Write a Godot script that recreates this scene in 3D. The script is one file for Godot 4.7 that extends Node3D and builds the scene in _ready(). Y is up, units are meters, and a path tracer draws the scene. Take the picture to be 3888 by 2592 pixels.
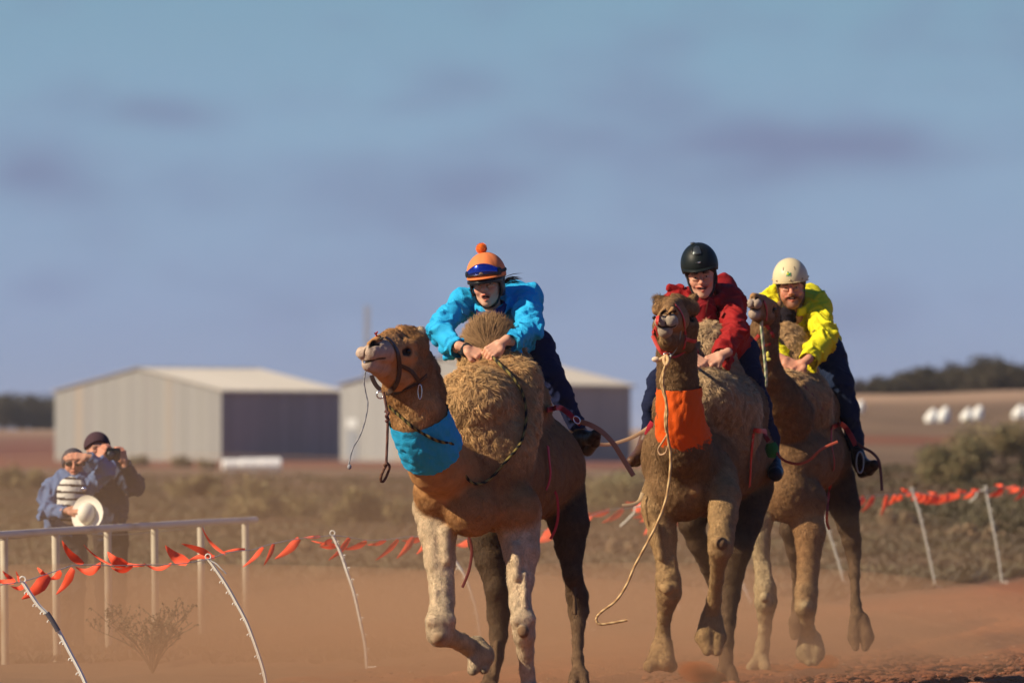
extends Node3D
# Camel race on a red dirt track. Distances in metres, y up, camera at the origin of x and z looking down -z.
# Joints are given as [x, y, depth, radius] in photograph pixels (3888 wide) with a real depth, and turned into places in metres by at().
const F := 34172.0
const EYE := 1.6
var cam_xf: Transform3D
var mats := {}
var taken := {}


class Field:
	# A body as a smooth union of tapered capsules, meshed as surface nets.
	var A := PackedVector3Array()
	var D := PackedVector3Array()
	var IL := PackedFloat32Array()
	var R := PackedFloat32Array()
	var DR := PackedFloat32Array()
	var K := PackedFloat32Array()
	var M := PackedInt32Array()
	var AX := PackedVector3Array()
	var Q := PackedFloat32Array()
	var C := PackedColorArray()
	var FU := PackedFloat32Array()
	var WR := PackedFloat32Array()
	var cell := 0.014
	var rough := 0.0
	var seed_no := 1
	var out := {}

	func bone(a: Vector3, b: Vector3, ra: float, rb: float, col: Color, k := 0.03, fur := 0.0, wr := 0.0, mode := 0, ax := Vector3.ZERO, q := 1.0) -> void:
		var d := b - a
		if q != 1.0:
			d += ax * (d.dot(ax) * (1.0 / q - 1.0))
		A.append(a)
		D.append(d)
		IL.append(1.0 / maxf(d.length_squared(), 1e-9))
		R.append(ra)
		DR.append(rb - ra)
		K.append(k)
		M.append(mode)
		AX.append(ax)
		Q.append(q)
		C.append(col)
		FU.append(fur)
		WR.append(wr)

	func one(i: int, p: Vector3) -> float:
		var v := p - A[i]
		if Q[i] != 1.0:
			v += AX[i] * (v.dot(AX[i]) * (1.0 / Q[i] - 1.0))
		var t := clampf(v.dot(D[i]) * IL[i], 0.0, 1.0)
		return (v - D[i] * t).length() - R[i] - DR[i] * t

	func dist(p: Vector3) -> float:
		var d := 9.0
		for i in A.size():
			var e := one(i, p)
			var k := K[i]
			if M[i] == 0:
				var h := clampf(0.5 + 0.5 * (d - e) / k, 0.0, 1.0)
				d = lerpf(d, e, h) - k * h * (1.0 - h)
			elif M[i] == 1:
				var h := clampf(0.5 - 0.5 * (d + e) / k, 0.0, 1.0)
				d = lerpf(d, -e, h) + k * h * (1.0 - h)
		return d

	func grad(p: Vector3) -> Vector3:
		var e := 0.004
		return Vector3(dist(p + Vector3(e, 0, 0)) - dist(p - Vector3(e, 0, 0)), dist(p + Vector3(0, e, 0)) - dist(p - Vector3(0, e, 0)), dist(p + Vector3(0, 0, e)) - dist(p - Vector3(0, 0, e))).normalized()

	func build() -> void:
		var lo := Vector3(1e9, 1e9, 1e9)
		var hi := -lo
		for i in A.size():
			if M[i] != 0:
				continue
			var ext: float = maxf(R[i], R[i] + DR[i]) * maxf(1.0, Q[i]) + cell * 3.0
			var e := D[i]
			if Q[i] != 1.0:
				e += AX[i] * (e.dot(AX[i]) * (Q[i] - 1.0))
			lo = lo.min(A[i] - Vector3.ONE * ext).min(A[i] + e - Vector3.ONE * ext)
			hi = hi.max(A[i] + Vector3.ONE * ext).max(A[i] + e + Vector3.ONE * ext)
		var bx := int(ceil((hi.x - lo.x) / cell / 8.0)) + 1
		var by := int(ceil((hi.y - lo.y) / cell / 8.0)) + 1
		var bz := int(ceil((hi.z - lo.z) / cell / 8.0)) + 1
		var nx := bx * 8 + 1
		var ny := by * 8 + 1
		var nz := bz * 8 + 1
		var sy := nx
		var sz := nx * ny
		var val := PackedFloat32Array()
		val.resize(nx * ny * nz)
		val.fill(1.0)
		var blocks := []
		var half := cell * 4.0
		var hd := half * 1.7321 + cell
		var nb := A.size()
		for kz in bz:
			for ky in by:
				for kx in bx:
					var c := lo + Vector3(kx * 8, ky * 8, kz * 8) * cell + Vector3.ONE * half
					var inside := false
					var list := PackedInt32Array()
					var cut := false
					for i in nb:
						var e := one(i, c)
						var q := minf(1.0, Q[i])
						if e * q < hd + K[i]:
							list.append(i)
							if M[i] == 1:
								cut = true
							elif M[i] == 0 and e < -hd / q:
								inside = true
					if list.is_empty():
						continue
					if inside and not cut:
						for z in 8:
							for y in 8:
								var s0 := kx * 8 + (ky * 8 + y) * sy + (kz * 8 + z) * sz
								for x in 8:
									val[s0 + x] = -1.0
						continue
					blocks.append([kx, ky, kz, list])
					for z in 8:
						for y in 8:
							var s := kx * 8 + (ky * 8 + y) * sy + (kz * 8 + z) * sz
							var p := lo + Vector3(kx * 8, ky * 8 + y, kz * 8 + z) * cell
							for x in 8:
								var d := 9.0
								for i in list:
									var m := M[i]
									if m == 2:
										continue
									var v := p - A[i]
									if Q[i] != 1.0:
										v += AX[i] * (v.dot(AX[i]) * (1.0 / Q[i] - 1.0))
									var t := clampf(v.dot(D[i]) * IL[i], 0.0, 1.0)
									var e := (v - D[i] * t).length() - R[i] - DR[i] * t
									var k := K[i]
									if m == 0:
										var h := clampf(0.5 + 0.5 * (d - e) / k, 0.0, 1.0)
										d = lerpf(d, e, h) - k * h * (1.0 - h)
									else:
										var h := clampf(0.5 - 0.5 * (d + e) / k, 0.0, 1.0)
										d = lerpf(d, -e, h) + k * h * (1.0 - h)
								val[s + x] = d
								p.x += cell
		var verts := PackedVector3Array()
		var cols := PackedColorArray()
		var furs := PackedFloat32Array()
		var wrs := PackedFloat32Array()
		var axs := PackedVector3Array()
		var cells := PackedInt32Array()
		var index := PackedInt32Array()
		index.resize(nx * ny * nz)
		index.fill(-1)
		var off := [0, 1, sy, sy + 1, sz, sz + 1, sz + sy, sz + sy + 1]
		var edges := [[0, 1], [2, 3], [4, 5], [6, 7], [0, 2], [1, 3], [4, 6], [5, 7], [0, 4], [1, 5], [2, 6], [3, 7]]
		var corner := [Vector3(0, 0, 0), Vector3(1, 0, 0), Vector3(0, 1, 0), Vector3(1, 1, 0), Vector3(0, 0, 1), Vector3(1, 0, 1), Vector3(0, 1, 1), Vector3(1, 1, 1)]
		for b in blocks:
			var list: PackedInt32Array = b[3]
			for z in 8:
				for y in 8:
					var s: int = b[0] * 8 + (b[1] * 8 + y) * sy + (b[2] * 8 + z) * sz
					for x in 8:
						var a0 := val[s] < 0.0
						if a0 == (val[s + 1] < 0.0) and a0 == (val[s + sy] < 0.0) and a0 == (val[s + sy + 1] < 0.0) and a0 == (val[s + sz] < 0.0) and a0 == (val[s + sz + 1] < 0.0) and a0 == (val[s + sz + sy] < 0.0) and a0 == (val[s + sz + sy + 1] < 0.0):
							s += 1
							continue
						var sum := Vector3.ZERO
						var n := 0
						for e in edges:
							var va := val[s + off[e[0]]]
							var vb := val[s + off[e[1]]]
							if (va < 0.0) != (vb < 0.0):
								sum += (corner[e[0]] as Vector3).lerp(corner[e[1]], va / (va - vb))
								n += 1
						var p := lo + (Vector3(b[0] * 8 + x, b[1] * 8 + y, b[2] * 8 + z) + sum / n) * cell
						index[s] = verts.size()
						cells.append(s)
						verts.append(p)
						var d := 9.0
						var col := Color(0.5, 0.5, 0.5)
						var fu := 0.0
						var wr := 0.0
						var ax := Vector3.UP
						for i in list:
							var q := one(i, p)
							var k := maxf(K[i], 0.003)
							if M[i] == 0:
								var h := clampf(0.5 + 0.5 * (d - q) / k, 0.0, 1.0)
								d = lerpf(d, q, h) - k * h * (1.0 - h)
								col = col.lerp(C[i], h)
								fu = lerpf(fu, FU[i], h)
								wr = lerpf(wr, WR[i], h)
								if h > 0.5:
									ax = D[i]
							else:
								var h := clampf(0.5 - 0.5 * (q if M[i] == 2 else d + q) / k, 0.0, 1.0)
								col = col.lerp(C[i], h)
								fu = lerpf(fu, FU[i], h)
								wr = lerpf(wr, WR[i], h)
								if M[i] == 1:
									d = lerpf(d, -q, h) + k * h * (1.0 - h)
						cols.append(col)
						furs.append(fu)
						wrs.append(wr)
						axs.append(ax.normalized())
						s += 1
		var tri := PackedInt32Array()
		var steps := [1, sy, sz]
		for s in cells:
			var a0 := val[s] < 0.0
			for ax in 3:
				var st: int = steps[ax]
				if a0 == (val[s + st] < 0.0):
					continue
				var u: int = steps[(ax + 1) % 3]
				var w: int = steps[(ax + 2) % 3]
				var i0 := index[s]
				var i1 := index[s - u]
				var i2 := index[s - u - w]
				var i3 := index[s - w]
				if i1 < 0 or i2 < 0 or i3 < 0:
					continue
				if a0:
					tri.append_array([i0, i2, i1, i0, i3, i2])
				else:
					tri.append_array([i0, i1, i2, i0, i2, i3])
		# folds of cloth, tufted wool and a little unevenness, along the normals
		var nrm := normals(verts, tri)
		var noise := FastNoiseLite.new()
		noise.seed = seed_no
		noise.frequency = 1.0
		noise.fractal_octaves = 1 if wrs[0] > 0.0 else 2
		var soft := FastNoiseLite.new()
		soft.seed = seed_no + 7
		soft.frequency = 1.0
		soft.fractal_octaves = 1
		for i in verts.size():
			var p := verts[i]
			var push := 0.0
			if wrs[i] > 0.0:
				var a := axs[i]
				var wp := p + Vector3(soft.get_noise_3dv(p * 6.0), soft.get_noise_3dv(p * 6.0 + Vector3(9, 3, 1)), soft.get_noise_3dv(p * 6.0 + Vector3(2, 7, 5))) * 0.07
				var along := wp.dot(a)
				var q := (wp - a * along) * 1.9 + a * along * 6.5
				var r := maxf(0.0, 1.0 - absf(noise.get_noise_3dv(q)) * 4.2)
				push += wrs[i] * (pow(r, 1.6) * 2.3 - 0.55 + 0.5 * soft.get_noise_3dv(p * 4.0))
				var q2 := (wp - a * along) * 3.6 + a * (along * 13.0 + 7.0)
				push += wrs[i] * 0.9 * pow(maxf(0.0, 1.0 - absf(soft.get_noise_3dv(q2)) * 4.0), 1.5)
			if furs[i] > 0.03:
				push += furs[i] * (0.16 * soft.get_noise_3dv(p * Vector3(26, 18, 26)) + 0.16 * noise.get_noise_3dv(p * 55.0))
			if rough > 0.0:
				push += rough * (noise.get_noise_3dv(p * 30.0) + 0.7 * soft.get_noise_3dv(p * 12.0))
			verts[i] = p + nrm[i] * push
			var shade := 1.0 + 0.2 * noise.get_noise_3dv(p * 11.0 + Vector3(5, 5, 5)) + 0.3 * minf(0.0, noise.get_noise_3dv(p * Vector3(34, 22, 34)) + 0.1) if rough > 0.0 else 1.0
			cols[i] = Color(cols[i].r * shade, cols[i].g * shade, cols[i].b * shade)
		if wrs.size() and wrs[0] > 0.0:
			# cloth: ease the sharpest creases
			for pass_no in 2:
				var sum := PackedVector3Array()
				sum.resize(verts.size())
				var num := PackedInt32Array()
				num.resize(verts.size())
				for i in range(0, tri.size(), 3):
					var a := tri[i]
					var b := tri[i + 1]
					var d := tri[i + 2]
					sum[a] += verts[b] + verts[d]
					sum[b] += verts[a] + verts[d]
					sum[d] += verts[a] + verts[b]
					num[a] += 2
					num[b] += 2
					num[d] += 2
				for i in verts.size():
					if num[i]:
						verts[i] = verts[i].lerp(sum[i] / num[i], 0.4)
		out = {"v": verts, "n": normals(verts, tri), "c": cols, "f": furs, "t": tri}

	static func normals(v: PackedVector3Array, t: PackedInt32Array) -> PackedVector3Array:
		var n := PackedVector3Array()
		n.resize(v.size())
		for i in range(0, t.size(), 3):
			var a := v[t[i]]
			var c := (v[t[i + 2]] - a).cross(v[t[i + 1]] - a)
			n[t[i]] += c
			n[t[i + 1]] += c
			n[t[i + 2]] += c
		for i in n.size():
			n[i] = n[i].normalized()
		return n

	# hair: one blade per place, bent along the coat; returns the rows of a MultiMesh buffer
	var hair := PackedFloat32Array()

	# the skin below long hair is dark and dusty
	func roots() -> void:
		var c: PackedColorArray = out.c
		var fu: PackedFloat32Array = out.f
		for i in c.size():
			c[i] = c[i] * lerpf(1.0, 0.85, clampf((fu[i] - 0.014) / 0.03, 0.0, 1.0))
		out.c = c

	func comb(spacing: float, lift: float, least: float, tone: float, down := Vector3(0, -1, 0)) -> void:
		var rng := RandomNumberGenerator.new()
		rng.seed = seed_no * 31 + 5
		var swirl := FastNoiseLite.new()
		swirl.seed = seed_no + 3
		swirl.frequency = 1.0
		swirl.fractal_octaves = 2
		var v: PackedVector3Array = out.v
		var n: PackedVector3Array = out.n
		var c: PackedColorArray = out.c
		var fu: PackedFloat32Array = out.f
		var t: PackedInt32Array = out.t
		for i in range(0, t.size(), 3):
			var a := t[i]
			var b := t[i + 1]
			var d := t[i + 2]
			var l := (fu[a] + fu[b] + fu[d]) / 3.0
			if l < least:
				continue
			var area := (v[b] - v[a]).cross(v[d] - v[a]).length() * 0.5
			var s := spacing * l if l > 0.03 else maxf(spacing * l, 0.0056)
			var many := area / (s * s)
			var k := int(many) + (1 if rng.randf() < many - int(many) else 0)
			for j in k:
				var r1 := sqrt(rng.randf())
				var r2 := rng.randf()
				var p := v[a] * (1.0 - r1) + v[b] * (r1 * (1.0 - r2)) + v[d] * (r1 * r2)
				var nn := (n[a] + n[b] + n[d]).normalized()
				var clump := swirl.get_noise_3dv(p * 24.0)
				var sw := Vector3(swirl.get_noise_3dv(p * 15.0 + Vector3(31, 0, 0)), swirl.get_noise_3dv(p * 15.0 + Vector3(0, 31, 0)), swirl.get_noise_3dv(p * 15.0 + Vector3(0, 0, 31))) * 1.7
				var dir := down + sw + Vector3(rng.randfn(), rng.randfn(), rng.randfn()) * 0.22
				dir = (dir - nn * dir.dot(nn)).normalized()
				var up := lift * (0.7 + 0.6 * rng.randf()) + 0.35 * clump
				var y := (dir * cos(up) + nn * sin(up)).normalized()
				var len := l * (0.75 + 0.5 * rng.randf())
				var x := y.cross(nn).normalized()
				var z := x.cross(y)
				x *= len * (1.0 if l > 0.03 else 2.2)
				y *= len
				z *= len
				var f := 1.0 + tone * (clump * 1.1 + rng.randfn() * 0.35)
				var cc := c[a] * (1.0 if j % 3 else 0.72)
				hair.append_array([x.x, y.x, z.x, p.x, x.y, y.y, z.y, p.y, x.z, y.z, z.z, p.z, cc.r * f, cc.g * f, cc.b * f, 1.0])


func at(x: float, y: float, z: float) -> Vector3:
	return cam_xf * Vector3((x - 1944.0) / F * z, -(y - 1296.0) / F * z, -z)


func chain(f: Field, cz: float, pts: Array, col: Color, k := 0.03, fur := 0.0, wr := 0.0, mode := 0, ax := Vector3.ZERO, q := 1.0) -> void:
	for i in maxi(1, pts.size() - 1):
		var a: Array = pts[i]
		var b: Array = pts[mini(i + 1, pts.size() - 1)]
		f.bone(at(a[0], a[1], cz + a[2]), at(b[0], b[1], cz + b[2]), a[3] / F * (cz + a[2]), b[3] / F * (cz + b[2]), col, k, fur, wr, mode, ax, q)


# the first surface that the line of sight through a pixel meets: [place, normal]
func hit(fields: Array, x: float, y: float, z0: float, z1: float) -> Array:
	var z := z0
	while z < z1:
		var p := at(x, y, z)
		var d := 9.0
		for f in fields:
			d = minf(d, f.dist(p))
		if d < 0.002:
			var best: Field = fields[0]
			for f in fields:
				if f.dist(p) < best.dist(p):
					best = f
			return [p, best.grad(p)]
		z += maxf(d * 0.8, 0.002)
	return [at(x, y, (z0 + z1) / 2.0), Vector3(0, 0, 1)]


func numbered(called: String) -> String:
	var n: int = taken.get(called, 0)
	taken[called] = n + 1
	return called if n == 0 else "%s_%03d" % [called, n]


func tag(o: Node, label: String, category := "", group := "", kind := "") -> Node:
	if label:
		o.set_meta("label", label)
	if category:
		o.set_meta("category", category)
	if group:
		o.set_meta("group", group)
	if kind:
		o.set_meta("kind", kind)
	return o


func thing(called: String, label: String, category: String, base := Vector3.ZERO, group := "") -> Node3D:
	var o := Node3D.new()
	o.name = numbered(called)
	add_child(o)
	o.position = base
	tag(o, label, category, group)
	return o


# a mesh whose points are in world axes, under a thing (or under the root)
func put(called: String, mesh: Mesh, m: Material, parent: Node3D = null) -> MeshInstance3D:
	var o := MeshInstance3D.new()
	o.mesh = mesh
	o.material_override = m
	if parent == null:
		o.name = numbered(called)
		add_child(o)
	else:
		o.name = called
		parent.add_child(o, true)
		var base := Vector3.ZERO
		var up: Node = parent
		while up != self:
			base += (up as Node3D).position
			up = up.get_parent()
		o.position = -base
	return o


func mesh_of(parts: Array) -> ArrayMesh:
	var v := PackedVector3Array()
	var n := PackedVector3Array()
	var c := PackedColorArray()
	var t := PackedInt32Array()
	for o in parts:
		var first := v.size()
		v.append_array(o.v)
		n.append_array(o.n)
		c.append_array(o.c)
		var ti: PackedInt32Array = o.t.duplicate()
		if first:
			for i in ti.size():
				ti[i] += first
		t.append_array(ti)
	var a := []
	a.resize(Mesh.ARRAY_MAX)
	a[Mesh.ARRAY_VERTEX] = v
	a[Mesh.ARRAY_NORMAL] = n
	a[Mesh.ARRAY_COLOR] = c
	a[Mesh.ARRAY_INDEX] = t
	var m := ArrayMesh.new()
	m.add_surface_from_arrays(Mesh.PRIMITIVE_TRIANGLES, a)
	return m


func blade_mesh(wide: float, bend: float, rows: int) -> ArrayMesh:
	# a hair lock of length 1 along y, folded lengthwise, bent towards the skin, with normals that follow the coat
	var v := PackedVector3Array()
	var n := PackedVector3Array()
	var t := PackedInt32Array()
	for i in rows + 1:
		var u := float(i) / rows
		var w := wide * (1.0 - pow(u, 2.2)) * (0.55 + 0.9 * sqrt(u))
		var y := u
		var z := bend * sin(u * PI) - 0.25 * bend * u
		v.append_array([Vector3(-w, y, z - w * 0.35), Vector3(0, y, z + w * 0.5), Vector3(w, y, z - w * 0.35)])
		n.append_array([Vector3(-0.5, 0.15, 0.85).normalized(), Vector3(0, 0.2, 1).normalized(), Vector3(0.5, 0.15, 0.85).normalized()])
	for i in rows:
		for s in 2:
			var k := i * 3 + s
			t.append_array([k, k + 3, k + 1, k + 1, k + 3, k + 4])
	var a := []
	a.resize(Mesh.ARRAY_MAX)
	a[Mesh.ARRAY_VERTEX] = v
	a[Mesh.ARRAY_NORMAL] = n
	a[Mesh.ARRAY_INDEX] = t
	var m := ArrayMesh.new()
	m.add_surface_from_arrays(Mesh.PRIMITIVE_TRIANGLES, a)
	return m


func scatter(called: String, rows: PackedFloat32Array, mesh: Mesh, m: Material, parent: Node3D = null) -> MultiMeshInstance3D:
	var mm := MultiMesh.new()
	mm.transform_format = MultiMesh.TRANSFORM_3D
	mm.use_colors = true
	mm.mesh = mesh
	mm.instance_count = rows.size() / 16
	mm.buffer = rows
	var o := MultiMeshInstance3D.new()
	o.multimesh = mm
	o.material_override = m
	o.set_meta("kind", "stuff")
	if parent == null:
		o.name = numbered(called)
		add_child(o)
	else:
		o.name = called
		parent.add_child(o, true)
		var base := Vector3.ZERO
		var up: Node = parent
		while up != self:
			base += (up as Node3D).position
			up = up.get_parent()
		o.position = -base
	return o


func row(rows: PackedFloat32Array, x: Vector3, y: Vector3, z: Vector3, p: Vector3, c: Color) -> void:
	rows.append_array([x.x, y.x, z.x, p.x, x.y, y.y, z.y, p.y, x.z, y.z, z.z, p.z, c.r, c.g, c.b, 1.0])


func lin(r: float, g: float, b: float) -> Color:
	return Color(r, g, b).linear_to_srgb()


# a plain material: linear base colour
func paint(r: float, g: float, b: float, roughness := 0.8, metal := 0.0) -> StandardMaterial3D:
	var key := "%f %f %f %f %f" % [r, g, b, roughness, metal]
	if not mats.has(key):
		var m := StandardMaterial3D.new()
		m.albedo_color = lin(r, g, b)
		m.roughness = roughness
		m.metallic = metal
		mats[key] = m
	return mats[key]


# vertex colours with a bump of fine grain
func coat(key: String, roughness: float, bump := 0.0, scale := 8.0, rim := 0.0) -> StandardMaterial3D:
	if not mats.has(key):
		var m := StandardMaterial3D.new()
		m.vertex_color_use_as_albedo = true
		m.roughness = roughness
		m.metallic_specular = 0.3
		if bump > 0.0:
			m.heightmap_enabled = true
			m.heightmap_texture = grain()
			m.heightmap_scale = bump
			m.uv1_triplanar = true
			m.uv1_world_triplanar = true
			m.uv1_scale = Vector3.ONE * scale
		if rim > 0.0:
			m.rim_enabled = true
			m.rim = rim
			m.rim_tint = 0.6
		mats[key] = m
	return mats[key]


func grain() -> Texture2D:
	if not mats.has("grain"):
		var noise := FastNoiseLite.new()
		noise.seed = 4
		noise.frequency = 0.03
		noise.fractal_octaves = 4
		var t := NoiseTexture2D.new()
		t.noise = noise
		t.width = 512
		t.height = 512
		t.seamless = true
		mats["grain"] = t
	return mats["grain"]


func smooth(pts: Array, per := 6) -> Array:
	# Catmull-Rom through the points
	var out := []
	for i in pts.size() - 1:
		var p0: Vector3 = pts[maxi(i - 1, 0)]
		var p1: Vector3 = pts[i]
		var p2: Vector3 = pts[i + 1]
		var p3: Vector3 = pts[mini(i + 2, pts.size() - 1)]
		for j in per:
			out.append(p1.cubic_interpolate(p2, p0, p3, float(j) / per))
	out.append(pts[-1])
	return out


# a round or flat strand swept along points; wide and thick are half sizes, up gives the flat side's normal
func sweep(pts: Array, wide: float, thick: float, sides := 8, ups: Array = [], col := Color.WHITE, col2 := Color.WHITE, every := 0, taper := 1.0) -> Dictionary:
	var v := PackedVector3Array()
	var n := PackedVector3Array()
	var c := PackedColorArray()
	var t := PackedInt32Array()
	var last := Vector3(0.13, 0.31, 1).normalized()
	for i in pts.size():
		var a: Vector3 = pts[maxi(i - 1, 0)]
		var b: Vector3 = pts[mini(i + 1, pts.size() - 1)]
		var d := (b - a).normalized()
		var up: Vector3 = ups[i] if ups.size() > i else last
		up = (up - d * up.dot(d))
		up = up.normalized() if up.length() > 1e-4 else d.cross(Vector3(1, 0.2, 0)).normalized()
		last = up
		var s := d.cross(up)
		var sc := lerpf(1.0, taper, float(i) / maxi(1, pts.size() - 1))
		for j in sides:
			var ang := TAU * j / sides
			var e := Vector2(cos(ang), sin(ang))
			var squ := 1.0
			if thick < wide * 0.7:
				squ = minf(1.0 / maxf(absf(e.x), absf(e.y)), 1.35)
			v.append(pts[i] + (s * e.x * wide + up * e.y * thick) * squ * sc)
			n.append((s * e.x / wide + up * e.y / thick).normalized())
			var twist := every > 0 and (i + j / 2) % every < every / 2
			c.append(col2 if twist else col)
	for i in pts.size() - 1:
		for j in sides:
			var k := i * sides + j
			var l := i * sides + (j + 1) % sides
			t.append_array([k, l, k + sides, l, l + sides, k + sides])
	for e in [0, pts.size() - 1]:
		for j in range(1, sides - 1):
			t.append_array([e * sides, e * sides + j, e * sides + j + 1])
	return {"v": v, "n": n, "c": c, "t": t}


# rings of a tube of cloth round a centre line of [place, radius]
func sleeve(line: Array, segs: int, wr: float, seed_no: int, col: Color, bands: Array = []) -> Dictionary:
	var v := PackedVector3Array()
	var c := PackedColorArray()
	var t := PackedInt32Array()
	var noise := FastNoiseLite.new()
	noise.seed = seed_no
	noise.frequency = 1.0
	noise.fractal_octaves = 2
	for i in line.size():
		var a: Vector3 = line[maxi(i - 1, 0)][0]
		var b: Vector3 = line[mini(i + 1, line.size() - 1)][0]
		var d := (b - a).normalized()
		var x := d.cross(Vector3(0, 0, 1)).normalized()
		var y := x.cross(d)
		for j in segs:
			var ang := TAU * j / segs
			var e := x * cos(ang) + y * sin(ang)
			var p: Vector3 = line[i][0] + e * line[i][1]
			var q := Vector3(p.x * 7.0, p.y * 20.0 + p.x * 8.0, p.z * 7.0)
			p += e * wr * ((1.0 - absf(noise.get_noise_3dv(q)) * 2.6) + 0.6 * noise.get_noise_3dv(p * 12.0))
			v.append(p)
			c.append(bands[i % bands.size()] if bands else col)
	for i in line.size() - 1:
		for j in segs:
			var k := i * segs + j
			var l := i * segs + (j + 1) % segs
			t.append_array([k, k + segs, l, l, k + segs, l + segs])
	var n := Field.normals(v, t)
	return {"v": v, "n": n, "c": c, "t": t}


func box(c: Vector3, size: Vector3, b := Basis.IDENTITY, col := Color.WHITE, bevel := 0.0) -> Dictionary:
	var st := SurfaceTool.new()
	st.begin(Mesh.PRIMITIVE_TRIANGLES)
	var h := size / 2.0
	var bv := minf(bevel, minf(h.x, minf(h.y, h.z)) * 0.9)
	var v := PackedVector3Array()
	var n := PackedVector3Array()
	var cc := PackedColorArray()
	var t := PackedInt32Array()
	for ax in 3:
		for s in [-1.0, 1.0]:
			var e := Vector3.ZERO
			e[ax] = s
			var u := Vector3.ZERO
			u[(ax + 1) % 3] = 1.0
			var w := Vector3.ZERO
			w[(ax + 2) % 3] = 1.0
			var f := v.size()
			for q in [[-1, -1], [1, -1], [1, 1], [-1, 1]]:
				var hu := h[(ax + 1) % 3] - bv
				var hw := h[(ax + 2) % 3] - bv
				v.append(c + b * (e * h[ax] + u * q[0] * hu + w * q[1] * hw))
				n.append(b * e)
				cc.append(col)
			t.append_array([f, f + 2, f + 1, f, f + 3, f + 2] if s > 0 else [f, f + 1, f + 2, f, f + 2, f + 3])
	if bv > 0.0:
		for ax in 3:
			var a1 := (ax + 1) % 3
			var a2 := (ax + 2) % 3
			for s1 in [-1.0, 1.0]:
				for s2 in [-1.0, 1.0]:
					var f := v.size()
					var nn := Vector3.ZERO
					nn[a1] = s1
					nn[a2] = s2
					for q in [[-1.0, 0], [1.0, 0], [1.0, 1], [-1.0, 1]]:
						var p := Vector3.ZERO
						p[ax] = q[0] * (h[ax] - bv)
						p[a1] = s1 * (h[a1] - (bv if q[1] == 1 else 0.0))
						p[a2] = s2 * (h[a2] - (0.0 if q[1] == 1 else bv))
						v.append(c + b * p)
						n.append(b * nn.normalized())
						cc.append(col)
					t.append_array([f, f + 1, f + 2, f, f + 2, f + 3])
	return {"v": v, "n": n, "c": cc, "t": t}


# a part of an ellipsoid: from the pole down to an edge that may differ with the direction round it
func dome(x: Transform3D, r: Vector3, edge: Array, col: Color, thick := 0.0, around := 48, down := 20, gores := 0, puff := 0.0) -> Dictionary:
	var v := PackedVector3Array()
	var c := PackedColorArray()
	var t := PackedInt32Array()
	var layers := 2 if thick > 0.0 else 1
	for layer in layers:
		for i in down + 1:
			for j in around:
				var u := TAU * j / around
				var fb: float = edge[0] if cos(u) > 0.0 else edge[2]
				var th: float = lerpf(edge[1], fb, cos(u) * cos(u)) * i / down
				var e := Vector3(sin(th) * sin(u), cos(th), sin(th) * cos(u))
				var k := 1.0 + (puff * (absf(sin(u * gores * 0.5)) - 0.6) * sin(th) if gores else 0.0)
				v.append(x * (e * (r * k - Vector3.ONE * thick * layer)))
				c.append(col)
	var per := (down + 1) * around
	for layer in layers:
		for i in down:
			for j in around:
				var k := layer * per + i * around + j
				var l := layer * per + i * around + (j + 1) % around
				if layer == 0:
					t.append_array([k, l, k + around, l, l + around, k + around])
				else:
					t.append_array([k, k + around, l, l, k + around, l + around])
	if layers == 2:
		for j in around:
			var k := down * around + j
			var l := down * around + (j + 1) % around
			t.append_array([k, l, k + per, l, l + per, k + per])
	return {"v": v, "n": Field.normals(v, t), "c": c, "t": t}


func ball(c: Vector3, r: Vector3, b := Basis.IDENTITY, col := Color.WHITE, around := 20) -> Dictionary:
	return dome(Transform3D(b, c), r, [PI, PI, PI], col, 0.0, around, around / 2 + 2)


# runs field builders side by side
func build_all(fields: Array) -> void:
	var threads := []
	for f in fields:
		var th := Thread.new()
		th.start(f)
		threads.append(th)
	for th in threads:
		th.wait_to_finish()


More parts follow.
